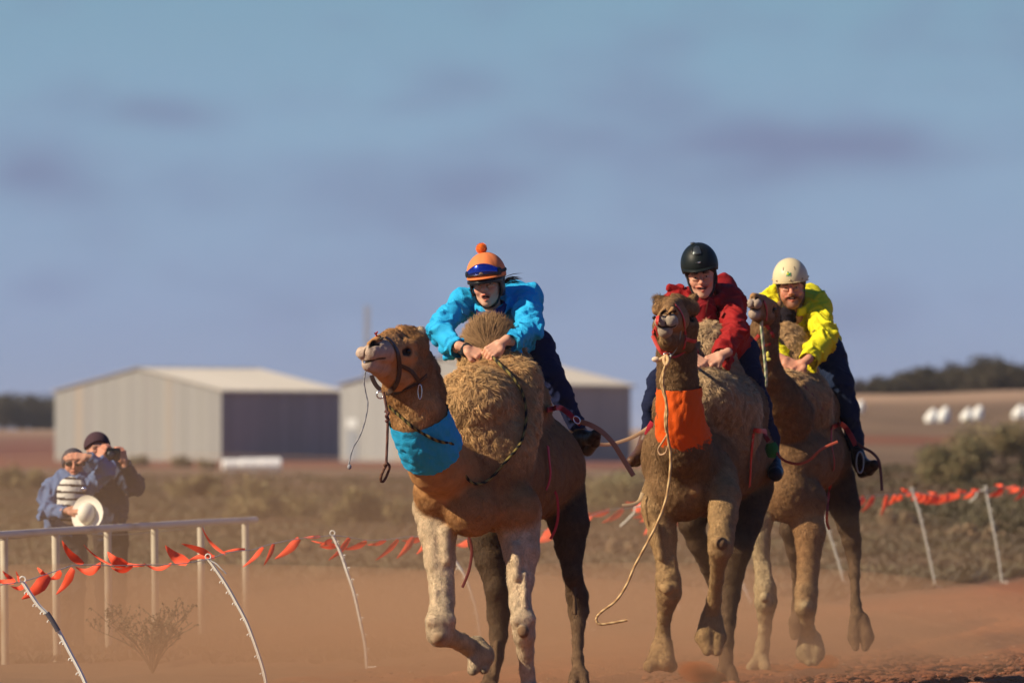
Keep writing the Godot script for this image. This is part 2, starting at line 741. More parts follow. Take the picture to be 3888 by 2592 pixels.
func sky_image() -> Image:
	var im := Image.create(4096, 2048, false, Image.FORMAT_RGB8)
	var stops := [[-90.0, Color8(120, 84, 62)], [-0.6, Color8(150, 110, 86)], [-0.3, Color8(150, 160, 190)], [0.0, Color8(145, 156, 186)], [0.9, Color8(146, 164, 195)], [1.8, Color8(143, 170, 197)], [3.0, Color8(130, 165, 188)], [7.0, Color8(104, 148, 196)], [20.0, Color8(54, 100, 164)], [90.0, Color8(22, 52, 110)]]
	var noise := FastNoiseLite.new()
	noise.seed = 12
	noise.frequency = 1.0
	noise.fractal_octaves = 4
	noise.fractal_gain = 0.45
	var rng := RandomNumberGenerator.new()
	rng.seed = 3
	# long grey streaks of cloud low in the sky: azimuth, height, half length, half height (degrees), strength
	var streaks := [[-0.75, 2.22, 0.62, 0.12, 1.0], [-2.25, 2.07, 0.40, 0.09, 0.7], [-3.0, 1.75, 0.75, 0.20, 0.8], [-1.5, 1.62, 1.5, 0.16, 0.6], [-0.2, 1.66, 0.6, 0.17, 0.7], [1.9, 1.85, 1.3, 0.22, 0.9], [2.9, 2.0, 0.5, 0.2, 0.5], [0.4, 1.2, 1.6, 0.12, 0.35], [7.5, 2.3, 1.4, 0.2, 0.9], [11.0, 1.6, 2.2, 0.25, 0.8], [-7.0, 2.0, 1.8, 0.25, 0.9], [-12.0, 2.6, 1.5, 0.2, 0.8], [16.0, 2.4, 1.6, 0.2, 0.7], [-17.0, 1.7, 2.0, 0.2, 0.8]]
	for y in 2048:
		var e := 90.0 - (y + 0.5) / 2048.0 * 180.0
		var c: Color = stops[-1][1]
		for i in stops.size() - 1:
			if e >= stops[i][0] and e <= stops[i + 1][0]:
				c = (stops[i][1] as Color).lerp(stops[i + 1][1], (e - stops[i][0]) / (stops[i + 1][0] - stops[i][0]))
		if e < 0.0 or e > 12.0:
			im.fill_rect(Rect2i(0, y, 4096, 1), c)
			continue
		var fade := clampf((e - 0.1) / 0.7, 0.0, 1.0) * clampf((12.0 - e) / 8.0, 0.0, 1.0) * 0.85
		for x in 4096:
			var az := (x + 0.5) / 4096.0 * TAU
			var q := Vector3(sin(az) * 57.3 / 1.5, e / 0.52, -cos(az) * 57.3 / 1.5)
			var d := noise.get_noise_3dv(q) * 0.75 + noise.get_noise_3dv(q * 0.45 + Vector3(40, 0, 3)) * 0.7
			var k := clampf(d * 1.6 + 0.05, 0.0, 1.0) * fade * 0.6
			var azd := rad_to_deg(az if az < PI else az - TAU)
			if absf(azd) < 20.0 and e < 4.0:
				for s in streaks:
					var u: float = (azd - s[0]) / (s[2] * 1.15)
					var v: float = (e - s[1] - 0.05 * sin(azd * 2.3 + s[0] * 5.0)) / (s[3] * 1.4)
					if u * u + v * v < 6.0:
						k = maxf(k, s[4] * exp(-u * u * 1.4 - v * v * 1.4) * clampf(0.75 + 1.3 * d, 0.0, 1.2))
			var cl := Color8(124, 134, 167)
			im.set_pixel(x, y, c.lerp(cl, clampf(k, 0.0, 1.0) * 0.92) + Color(1, 1, 1) * rng.randf_range(-0.002, 0.002))
	return im


# height of the land: flat track, a rise far off, a bank nearer on the right
func land(x: float, z: float) -> float:
	var side := clampf((x / z - 0.012) / 0.026, 0.0, 1.0)
	side = side * side * (3.0 - 2.0 * side)
	var left := clampf((z - 850.0) / 150.0, 0.0, 1.0)
	var right := 0.0
	var stops := [[120.0, 0.0], [330.0, 1.75], [400.0, 2.5], [535.0, 4.5], [560.0, 4.6]]
	for i in 4:
		if z > stops[i][0]:
			right = lerpf(stops[i][1], stops[i + 1][1], minf(1.0, (z - stops[i][0]) / (stops[i + 1][0] - stops[i][0])))
	return lerpf(left * left * (3.0 - 2.0 * left) * 3.1, right + 0.25 * clampf((x / z - 0.045) / 0.01, 0.0, 1.0) * clampf((z - 400.0) / 100.0, 0.0, 1.0), side)


func fence_x(z: float) -> float:
	return -1.045 + (z - 64.0) * (6.7 / 39.6)


func build_ground() -> void:
	var big := FastNoiseLite.new()
	big.seed = 21
	big.frequency = 1.0
	big.fractal_octaves = 3
	var fine := FastNoiseLite.new()
	fine.seed = 22
	fine.frequency = 1.0
	fine.fractal_octaves = 3
	var rut := FastNoiseLite.new()
	rut.seed = 23
	rut.frequency = 1.0
	rut.fractal_octaves = 2
	var zs := PackedFloat32Array()
	var z := 20.0
	while z < 5200.0:
		zs.append(z)
		z += 3.0 if z < 50.0 else 0.075 if z < 82.0 else maxf(0.15, (z - 80.0) * 0.04)
	var xs := PackedFloat32Array()
	for i in 201:
		xs.append(-8.0 + 16.0 * i / 200.0)
	var out := 8.0
	while out < 2600.0:
		out += maxf(0.3, (out - 7.0) * 0.18)
		xs.append(out)
		xs.insert(0, -out)
	var nx := xs.size()
	var v := PackedVector3Array()
	var c := PackedColorArray()
	for d in zs:
		for x in xs:
			var h := land(x, d)
			var near := clampf((90.0 - d) / 10.0, 0.0, 1.0)
			var track := clampf((x - fence_x(d)) / 0.9 + 0.5 + 0.5 * big.get_noise_2d(x * 0.9, d * 0.9), 0.0, 1.0)
			# wheel ruts and churned clods on the track, running with it
			var across := x - (d - 64.0) * (6.7 / 39.6)
			h += near * track * (0.05 * rut.get_noise_2d(across * 1.7, d * 0.06) + 0.035 * fine.get_noise_2d(x * 2.2, d * 1.6) + 0.03 * fine.get_noise_2d(x * 6.0, d * 5.0))
			h += (1.0 - track) * clampf((150.0 - d) / 60.0, 0.0, 1.0) * 0.05 * big.get_noise_2d(x * 0.5, d * 0.5)
			h -= near * 0.02
			v.append(Vector3(x, h, -d))
			var t := 1.0 + 0.25 * big.get_noise_2d(x * 0.35, d * 0.2) + 0.18 * fine.get_noise_2d(x * 3.0, d * 3.0)
			var red := Color(0.34, 0.122, 0.054) * t
			var dark := Color(0.20, 0.088, 0.05) * t
			var scrub := Color(0.20, 0.13, 0.08) * (1.0 + 0.35 * big.get_noise_2d(x * 0.12, d * 0.05))
			var k := red.lerp(dark, clampf(0.45 + 1.3 * rut.get_noise_2d(across * 0.8, d * 0.05) + 0.8 * fine.get_noise_2d(x * 1.3, d * 0.7), 0.0, 1.0) * near)
			k = scrub.lerp(k, track) if d < 170.0 else scrub
			# a red road across the middle distance and a pale bank beyond it
			var side := clampf((x / d - 0.012) / 0.02, 0.0, 1.0)
			if d > 170.0:
				var wob := 1.0 + 0.06 * big.get_noise_2d(x * 0.02 + 50.0, d * 0.004)
				var red0 := lerpf(560.0, 295.0, side) * wob
				var red1 := lerpf(930.0, 352.0, side) * wob
				var road := clampf((d - red0) / 25.0, 0.0, 1.0) * clampf((red1 - d) / 20.0, 0.0, 1.0)
				k = k.lerp(Color(0.22, 0.082, 0.045) * t, road * 0.95)
				var pale := clampf((d - lerpf(945.0, 465.0, side) * wob) / 30.0, 0.0, 1.0)
				k = k.lerp(Color(0.40, 0.26, 0.165) * t, pale)
			c.append(k)
	var t_track := PackedInt32Array()
	var t_land := PackedInt32Array()
	for i in zs.size() - 1:
		for j in nx - 1:
			var k := i * nx + j
			var list := t_track if xs[j] > fence_x(zs[i]) and zs[i] < 130.0 else t_land
			list.append_array([k, k + nx, k + 1, k + 1, k + nx, k + nx + 1])
			if xs[j] > fence_x(zs[i]) and zs[i] < 130.0:
				t_track = list
			else:
				t_land = list
	var all := PackedInt32Array(t_track)
	all.append_array(t_land)
	var n := Field.normals(v, all)
	var m := coat("dirt", 0.95, 1.2, 3.0)
	tag(put("dirt_track", mesh_of([pick(v, n, c, t_track)]), m), "churned red dirt race track with hoof marks and ruts", "track", "", "structure")
	tag(put("ground", mesh_of([pick(v, n, c, t_land)]), m), "dry brown scrub land rising to a pale bank far off", "ground", "", "structure")


func pick(v: PackedVector3Array, n: PackedVector3Array, c: PackedColorArray, t: PackedInt32Array) -> Dictionary:
	var seen := {}
	var o := {"v": PackedVector3Array(), "n": PackedVector3Array(), "c": PackedColorArray(), "t": PackedInt32Array()}
	for i in t:
		if not seen.has(i):
			seen[i] = o.v.size()
			o.v.append(v[i])
			o.n.append(n[i])
			o.c.append(c[i])
		o.t.append(seen[i])
	return o


func _ready() -> void:
	var tilt := atan((1682.0 - 1296.0) / F)
	cam_xf = Transform3D(Basis(Vector3.RIGHT, tilt), Vector3(0, EYE, 0))
	var cam := Camera3D.new()
	cam.name = "camera"
	cam.transform = cam_xf
	var lens := CameraAttributesPhysical.new()
	lens.frustum_focal_length = 12.0 * F / 1296.0
	lens.frustum_focus_distance = 56.0
	lens.exposure_aperture = 5.0
	lens.frustum_near = 1.0
	lens.frustum_far = 9000.0
	cam.attributes = lens
	add_child(cam)
	var env := Environment.new()
	env.background_mode = Environment.BG_SKY
	var sm := PanoramaSkyMaterial.new()
	sm.panorama = ImageTexture.create_from_image(sky_image())
	env.sky = Sky.new()
	env.sky.sky_material = sm
	env.background_energy_multiplier = 0.735
	env.tonemap_mode = Environment.TONE_MAPPER_LINEAR
	env.tonemap_exposure = 1.34
	env.sdfgi_enabled = true
	env.ssao_enabled = true
	env.ssil_enabled = true
	env.fog_enabled = true
	env.fog_density = 0.0001
	env.fog_light_color = Color(0.84, 0.84, 0.88)
	env.volumetric_fog_enabled = true
	env.volumetric_fog_density = 0.0
	var we := WorldEnvironment.new()
	we.name = "world_environment"
	we.environment = env
	add_child(we)
	var sun := DirectionalLight3D.new()
	sun.name = "sun"
	sun.light_energy = 1.6
	sun.light_color = Color(1.0, 0.93, 0.81)
	sun.light_angular_distance = 0.5
	sun.shadow_enabled = true
	add_child(sun)
	sun.look_at_from_position(Vector3.ZERO, -Vector3(-0.765, 0.555, 0.325))
	build_ground()
	build_background()
	build_fences()
	build_racers()
	build_spectators()
	build_dust()


const TAN := Color(0.42, 0.21, 0.08)
const WOOL := Color(0.68, 0.41, 0.18)
const PALE := Color(0.64, 0.49, 0.32)
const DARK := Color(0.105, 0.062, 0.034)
const LIP := Color(0.50, 0.38, 0.30)
const HOLE := Color(0.012, 0.008, 0.006)


# one limb of a camel, its upper end in one colour, its foot in another
func leg(f: Field, cz: float, pts: Array, toes: Array, top: Color, low: Color) -> void:
	for i in pts.size() - 1:
		var u := float(i) / (pts.size() - 1)
		chain(f, cz, [pts[i], pts[i + 1]], top.lerp(low, clampf(u * 2.0 - 0.4, 0.0, 1.0)), 0.03, 0.0165 - 0.004 * u)
	for t in toes:
		chain(f, cz, t, low, 0.012, 0.014)
		var e: Array = t[-1]
		chain(f, cz, [[e[0], e[1] + e[3] * 0.5, e[2] - 0.03, e[3] * 0.6]], low * 0.45, 0.008)


# a groove or hollow cut into a body where the line of sight meets it
func mark(f: Field, cz: float, pts: Array, col: Color, k: float, sink := 0.0) -> void:
	var q := []
	for e in pts:
		q.append([hit([f], e[0], e[1], cz - 1.5, cz + 0.5)[0], e[2] / F * cz])
	for i in maxi(1, q.size() - 1):
		var a: Array = q[i]
		var b: Array = q[mini(i + 1, q.size() - 1)]
		var d := Vector3(0, 0, -sink)
		f.bone(a[0] + d, b[0] + d, a[1], b[1], col, k, 0.0, 0.0, 1)


func make_lead_camel() -> Array:
	var cz := 55.5
	var f := Field.new()
	f.cell = 0.0125
	f.seed_no = 11
	f.rough = 0.0028
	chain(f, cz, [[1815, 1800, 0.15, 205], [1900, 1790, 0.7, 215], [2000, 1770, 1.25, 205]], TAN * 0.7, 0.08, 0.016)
	chain(f, cz, [[1835, 1560, 0.25, 172], [1940, 1550, 1.1, 148]], TAN, 0.08, 0.032)
	chain(f, cz, [[1890, 1450, 0.6, 160], [1864, 1340, 0.64, 108], [1860, 1300, 0.64, 82]], WOOL * 0.8, 0.08, 0.045)
	chain(f, cz, [[1800, 1546, 0.02, 146], [1805, 1615, 0.02, 122]], WOOL, 0.10, 0.052)
	chain(f, cz, [[1960, 1455, 0.38, 92], [1940, 1620, 0.22, 108]], WOOL, 0.08, 0.046)
	chain(f, cz, [[1890, 1690, 0.08, 132]], WOOL * 0.9, 0.08, 0.036)
	chain(f, cz, [[1660, 1870, -0.06, 90]], TAN, 0.06, 0.016)
	chain(f, cz, [[1955, 1930, 0.0, 96]], TAN, 0.06, 0.016)
	chain(f, cz, [[1790, 1925, -0.08, 112]], TAN, 0.06, 0.016)
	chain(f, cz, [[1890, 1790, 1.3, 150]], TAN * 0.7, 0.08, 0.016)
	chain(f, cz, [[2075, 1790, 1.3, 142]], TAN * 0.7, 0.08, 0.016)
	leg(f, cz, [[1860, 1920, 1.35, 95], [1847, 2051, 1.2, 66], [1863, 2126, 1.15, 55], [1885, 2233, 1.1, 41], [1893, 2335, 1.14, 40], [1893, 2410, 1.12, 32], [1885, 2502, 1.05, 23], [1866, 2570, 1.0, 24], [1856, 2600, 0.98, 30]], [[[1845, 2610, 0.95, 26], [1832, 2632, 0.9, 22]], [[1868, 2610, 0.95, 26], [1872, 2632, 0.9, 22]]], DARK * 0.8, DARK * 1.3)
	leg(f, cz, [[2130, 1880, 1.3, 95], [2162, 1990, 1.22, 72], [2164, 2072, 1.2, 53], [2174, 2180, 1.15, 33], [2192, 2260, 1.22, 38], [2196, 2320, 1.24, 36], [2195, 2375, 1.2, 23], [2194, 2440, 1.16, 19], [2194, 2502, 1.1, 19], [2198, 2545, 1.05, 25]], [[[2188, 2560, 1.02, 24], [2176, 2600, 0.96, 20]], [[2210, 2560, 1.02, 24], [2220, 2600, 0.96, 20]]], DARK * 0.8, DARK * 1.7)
	leg(f, cz, [[1652, 1930, 0.05, 84], [1662, 2018, 0.0, 68], [1670, 2126, -0.05, 55], [1676, 2233, -0.12, 43], [1676, 2310, -0.18, 42], [1672, 2362, -0.24, 52], [1670, 2405, -0.25, 46], [1692, 2412, -0.19, 37], [1751, 2438, 0.0, 31], [1790, 2462, 0.13, 36]], [[[1806, 2455, 0.15, 40], [1822, 2490, 0.12, 46], [1796, 2542, 0.06, 21]], [[1806, 2455, 0.15, 40], [1832, 2490, 0.12, 44], [1838, 2538, 0.08, 20]]], PALE, PALE * 0.7)
	leg(f, cz, [[1962, 1960, 0.05, 92], [1980, 2090, 0.0, 66], [1977, 2206, -0.05, 46], [1974, 2287, -0.1, 37], [1986, 2352, -0.15, 42], [1990, 2410, -0.13, 38], [1995, 2470, -0.08, 29], [2002, 2550, -0.04, 25], [2008, 2600, -0.03, 29]], [[[2000, 2615, -0.05, 28], [1990, 2650, -0.12, 24]], [[2020, 2615, -0.05, 28], [2036, 2650, -0.12, 24]]], PALE, PALE * 0.8)
	# tendons, callused knees
	chain(f, cz, [[1708, 2150, -0.1, 13], [1712, 2290, -0.17, 15]], PALE, 0.016, 0.014)
	chain(f, cz, [[1652, 2240, -0.2, 8], [1650, 2340, -0.26, 10]], PALE, 0.014, 0.014)
	chain(f, cz, [[1990, 2180, -0.13, 10], [1992, 2300, -0.18, 10]], PALE, 0.016, 0.014)
	chain(f, cz, [[1640, 2040, -0.08, 22], [1648, 2150, -0.13, 16]], PALE, 0.02, 0.014)
	chain(f, cz, [[1690, 2020, -0.1, 26], [1694, 2130, -0.14, 16]], PALE, 0.02, 0.014)
	chain(f, cz, [[1960, 2080, -0.1, 22], [1962, 2190, -0.14, 14]], PALE, 0.02, 0.014)
	chain(f, cz, [[1640, 2356, -0.3, 22], [1706, 2352, -0.28, 22]], PALE, 0.02, 0.014)
	chain(f, cz, [[1962, 2352, -0.2, 18], [2012, 2350, -0.18, 18]], PALE, 0.02, 0.014)
	chain(f, cz, [[1668, 2420, -0.31, 22]], DARK * 1.7, 0.02)
	chain(f, cz, [[1986, 2398, -0.22, 22]], DARK * 1.7, 0.02)
	chain(f, cz, [[2180, 2240, 1.12, 9], [2184, 2330, 1.12, 9]], DARK, 0.014)
	chain(f, cz, [[1886, 2440, 1.04, 9], [1880, 2560, 0.96, 8]], DARK, 0.012)
	# neck
	chain(f, cz, [[1715, 1790, 0.0, 138], [1655, 1765, -0.3, 102], [1618, 1670, -0.48, 100], [1600, 1610, -0.54, 100]], TAN * 0.9, 0.05)
	chain(f, cz, [[1600, 1610, -0.54, 98], [1588, 1570, -0.58, 96], [1556, 1475, -0.64, 94], [1556, 1390, -0.68, 92]], TAN * 0.9, 0.05, 0.024)
	chain(f, cz, [[1600, 1530, -0.70, 50], [1572, 1590, -0.66, 48]], WOOL * 1.2, 0.05, 0.04)
	chain(f, cz, [[1625, 1400, -0.6, 34], [1650, 1490, -0.56, 36]], TAN * 0.6, 0.05, 0.04)
	var h := Field.new()
	h.cell = 0.0055
	h.seed_no = 12
	h.rough = 0.0025
	chain(h, cz, [[1552, 1322, -0.74, 76]], TAN * 1.1, 0.03, 0.02)
	chain(h, cz, [[1530, 1270, -0.78, 34], [1580, 1290, -0.7, 40]], TAN * 1.15, 0.03, 0.024)
	chain(h, cz, [[1535, 1398, -0.77, 82], [1560, 1420, -0.68, 86]], TAN, 0.03, 0.016)
	chain(h, cz, [[1505, 1345, -0.86, 74], [1445, 1342, -1.02, 54]], TAN * 1.1, 0.03)
	chain(h, cz, [[1490, 1290, -0.88, 44], [1432, 1306, -1.04, 28]], TAN * 1.1, 0.03, 0.012)
	chain(h, cz, [[1505, 1425, -0.84, 62], [1430, 1388, -1.02, 34]], TAN * 1.1, 0.03)
	chain(h, cz, [[1452, 1334, -1.06, 40], [1412, 1336, -1.12, 34]], LIP * 0.9, 0.03)
	chain(h, cz, [[1376, 1340, -1.1, 25]], LIP, 0.012)
	chain(h, cz, [[1400, 1384, -1.09, 27], [1440, 1390, -1.02, 32]], LIP * 0.9, 0.03)
	chain(h, cz, [[1450, 1312, -1.1, 15], [1404, 1322, -1.16, 9]], LIP * 0.8, 0.008)
	chain(h, cz, [[1404, 1306, -1.14, 12], [1436, 1284, -1.1, 15]], TAN, 0.01)
	chain(h, cz, [[1490, 1304, -0.94, 20], [1560, 1308, -0.88, 22]], TAN * 1.15, 0.02, 0.014)
	chain(h, cz, [[1520, 1352, -0.94, 12], [1575, 1352, -0.88, 12]], TAN * 0.9, 0.02)
	chain(h, cz, [[1580, 1290, -0.74, 20], [1597, 1258, -0.74, 17]], PALE * 1.1, 0.012, 0.018)
	chain(h, cz, [[1478, 1258, -0.66, 12], [1458, 1268, -0.64, 8]], PALE, 0.012, 0.014)
	# the slit of the mouth, nostril, hollow of the eye and of the temple
	mark(h, cz, [[1364, 1372, 3.5], [1384, 1374, 4.5], [1410, 1371, 4.5], [1436, 1364, 4.0], [1462, 1360, 3.0]], HOLE * 2.0, 0.004)
	mark(h, cz, [[1402, 1316, 5], [1420, 1302, 9], [1438, 1306, 7]], HOLE, 0.006)
	mark(h, cz, [[1388, 1318, 3.5], [1385, 1356, 3.5]], LIP * 0.5, 0.005)
	mark(h, cz, [[1552, 1334, 17], [1538, 1336, 12]], HOLE * 2.5, 0.012)
	mark(h, cz, [[1526, 1278, 8]], TAN * 0.4, 0.02)
	return [f, h]


func make_second_camel() -> Array:
	var cz := 59.3
	var skin := Color(0.24, 0.135, 0.06)
	var wool := Color(0.54, 0.37, 0.205)
	var low := Color(0.40, 0.25, 0.115)
	var f := Field.new()
	f.cell = 0.0125
	f.seed_no = 31
	f.rough = 0.0032
	chain(f, cz, [[2595, 1750, 0.15, 158], [2690, 1740, 0.7, 168], [2780, 1730, 1.25, 165]], skin, 0.08, 0.016)
	chain(f, cz, [[2600, 1560, 0.2, 118], [2700, 1520, 0.6, 140], [2770, 1560, 1.15, 145]], skin, 0.08, 0.03)
	chain(f, cz, [[2700, 1410, 0.55, 104], [2695, 1320, 0.6, 76], [2692, 1285, 0.6, 56]], wool, 0.08, 0.044)
	chain(f, cz, [[2690, 1500, 0.15, 98], [2775, 1550, 0.45, 98], [2790, 1640, 0.5, 94]], wool, 0.09, 0.044)
	chain(f, cz, [[2532, 1700, 0.05, 86]], skin, 0.06, 0.02)
	chain(f, cz, [[2590, 1850, 0.02, 128]], skin, 0.06, 0.016)
	chain(f, cz, [[2700, 1830, 0.1, 105]], skin, 0.06, 0.016)
	chain(f, cz, [[2830, 1760, 1.25, 110]], skin, 0.08, 0.016)
	chain(f, cz, [[2670, 1870, 0.8, 95]], DARK, 0.06)
	leg(f, cz, [[2512, 1880, 0.05, 74], [2503, 1928, 0.02, 64], [2518, 2041, 0.0, 50], [2533, 2144, -0.04, 36], [2538, 2200, -0.06, 44], [2540, 2250, -0.06, 45], [2532, 2290, -0.02, 32], [2524, 2337, 0.02, 24], [2518, 2400, 0.06, 24], [2516, 2434, 0.06, 34]], [[[2510, 2450, 0.04, 34], [2490, 2512, -0.06, 32], [2468, 2528, -0.08, 25]], [[2520, 2450, 0.04, 34], [2528, 2512, -0.08, 33], [2548, 2526, -0.06, 25]]], low, low * 0.85)
	leg(f, cz, [[2705, 1800, 0.08, 84], [2750, 1882, -0.1, 60], [2746, 1960, -0.2, 52], [2739, 2040, -0.3, 46], [2736, 2085, -0.34, 43], [2728, 2130, -0.28, 29], [2722, 2200, -0.15, 24], [2712, 2280, -0.02, 25], [2702, 2335, 0.05, 35]], [[[2698, 2350, 0.05, 38], [2678, 2420, 0.02, 36], [2688, 2466, -0.02, 22]], [[2708, 2350, 0.05, 34], [2728, 2420, 0.02, 30], [2722, 2470, -0.02, 20]]], low, low * 0.85)
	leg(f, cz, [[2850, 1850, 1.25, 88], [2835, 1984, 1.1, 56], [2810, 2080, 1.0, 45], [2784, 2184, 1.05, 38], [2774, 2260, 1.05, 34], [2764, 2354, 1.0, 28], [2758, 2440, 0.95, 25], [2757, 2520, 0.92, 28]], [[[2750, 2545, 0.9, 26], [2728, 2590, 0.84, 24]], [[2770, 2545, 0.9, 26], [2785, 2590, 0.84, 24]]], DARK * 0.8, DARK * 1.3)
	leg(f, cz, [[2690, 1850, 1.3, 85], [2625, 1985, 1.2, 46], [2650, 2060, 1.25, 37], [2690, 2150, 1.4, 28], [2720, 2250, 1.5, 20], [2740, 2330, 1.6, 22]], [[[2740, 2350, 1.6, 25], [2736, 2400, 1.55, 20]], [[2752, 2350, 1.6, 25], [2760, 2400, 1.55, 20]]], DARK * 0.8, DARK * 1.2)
	chain(f, cz, [[2556, 2120, -0.08, 10], [2562, 2230, -0.12, 12]], low, 0.014, 0.014)
	chain(f, cz, [[2490, 2000, -0.1, 16], [2510, 2120, -0.12, 12]], low, 0.016, 0.014)
	chain(f, cz, [[2516, 2226, -0.14, 18], [2562, 2226, -0.13, 18]], low, 0.016, 0.014)
	chain(f, cz, [[2718, 2060, -0.4, 20], [2758, 2064, -0.38, 20]], low, 0.016, 0.014)
	chain(f, cz, [[2532, 2236, -0.16, 22]], low * 0.75, 0.014)
	chain(f, cz, [[2738, 2062, -0.42, 24]], DARK * 1.2, 0.014)
	chain(f, cz, [[2600, 1770, -0.18, 16], [2640, 1860, -0.18, 18]], skin * 1.2, 0.03)
	chain(f, cz, [[2612, 1770, 0.0, 125], [2595, 1690, -0.25, 98], [2580, 1560, -0.4, 78], [2573, 1440, -0.45, 70], [2570, 1350, -0.48, 68], [2573, 1250, -0.5, 64]], skin * 0.85, 0.05, 0.024)
	var h := Field.new()
	h.cell = 0.0055
	h.seed_no = 32
	h.rough = 0.0025
	var fur := skin * 1.15
	var lip := Color(0.36, 0.29, 0.22)
	chain(h, cz, [[2572, 1186, -0.6, 58]], fur, 0.03, 0.02)
	chain(h, cz, [[2508, 1164, -0.66, 26], [2570, 1152, -0.68, 32], [2628, 1168, -0.64, 26]], fur * 1.2, 0.025, 0.022)
	chain(h, cz, [[2497, 1176, -0.67, 22]], fur, 0.014, 0.01)
	chain(h, cz, [[2632, 1180, -0.64, 22]], fur, 0.014, 0.01)
	chain(h, cz, [[2518, 1240, -0.64, 40], [2530, 1300, -0.62, 40]], fur, 0.03, 0.014)
	chain(h, cz, [[2610, 1240, -0.6, 44], [2600, 1300, -0.58, 42]], fur * 0.9, 0.03, 0.014)
	chain(h, cz, [[2562, 1290, -0.62, 50], [2534, 1290, -0.85, 36]], fur, 0.03, 0.016)
	chain(h, cz, [[2560, 1212, -0.74, 58], [2535, 1214, -0.98, 43]], fur, 0.03)
	chain(h, cz, [[2560, 1160, -0.76, 34], [2540, 1178, -1.0, 24]], fur * 1.1, 0.025, 0.012)
	chain(h, cz, [[2512, 1222, -1.05, 26]], lip, 0.014)
	chain(h, cz, [[2547, 1220, -1.05, 29]], lip, 0.008)
	chain(h, cz, [[2526, 1254, -1.03, 29]], lip, 0.01)
	chain(h, cz, [[2524, 1284, -0.96, 20]], WOOL * 0.8, 0.02, 0.03)
	chain(h, cz, [[2508, 1192, -1.08, 8], [2522, 1178, -1.08, 9], [2530, 1188, -1.08, 7]], fur * 1.2, 0.008)
	chain(h, cz, [[2542, 1190, -1.08, 8], [2554, 1174, -1.08, 10], [2572, 1186, -1.02, 8]], fur * 1.2, 0.008)
	chain(h, cz, [[2525, 1150, -0.52, 18], [2502, 1136, -0.5, 17]], fur * 0.7, 0.014, 0.04)
	chain(h, cz, [[2612, 1152, -0.5, 18], [2637, 1130, -0.48, 17]], fur, 0.014, 0.014)
	mark(h, cz, [[2514, 1190, 5], [2523, 1184, 6]], HOLE, 0.005)
	mark(h, cz, [[2548, 1191, 7], [2566, 1184, 8]], HOLE, 0.005)
	mark(h, cz, [[2494, 1236, 3.5], [2510, 1243, 4], [2528, 1241, 4], [2548, 1243, 4], [2568, 1237, 3.5]], HOLE * 2.0, 0.004)
	mark(h, cz, [[2530, 1198, 3], [2528, 1234, 3.5]], lip * 0.5, 0.004)
	mark(h, cz, [[2484, 1206, 13]], HOLE * 2.5, 0.012)
	mark(h, cz, [[2630, 1208, 14]], HOLE * 2.5, 0.012)
	return [f, h]


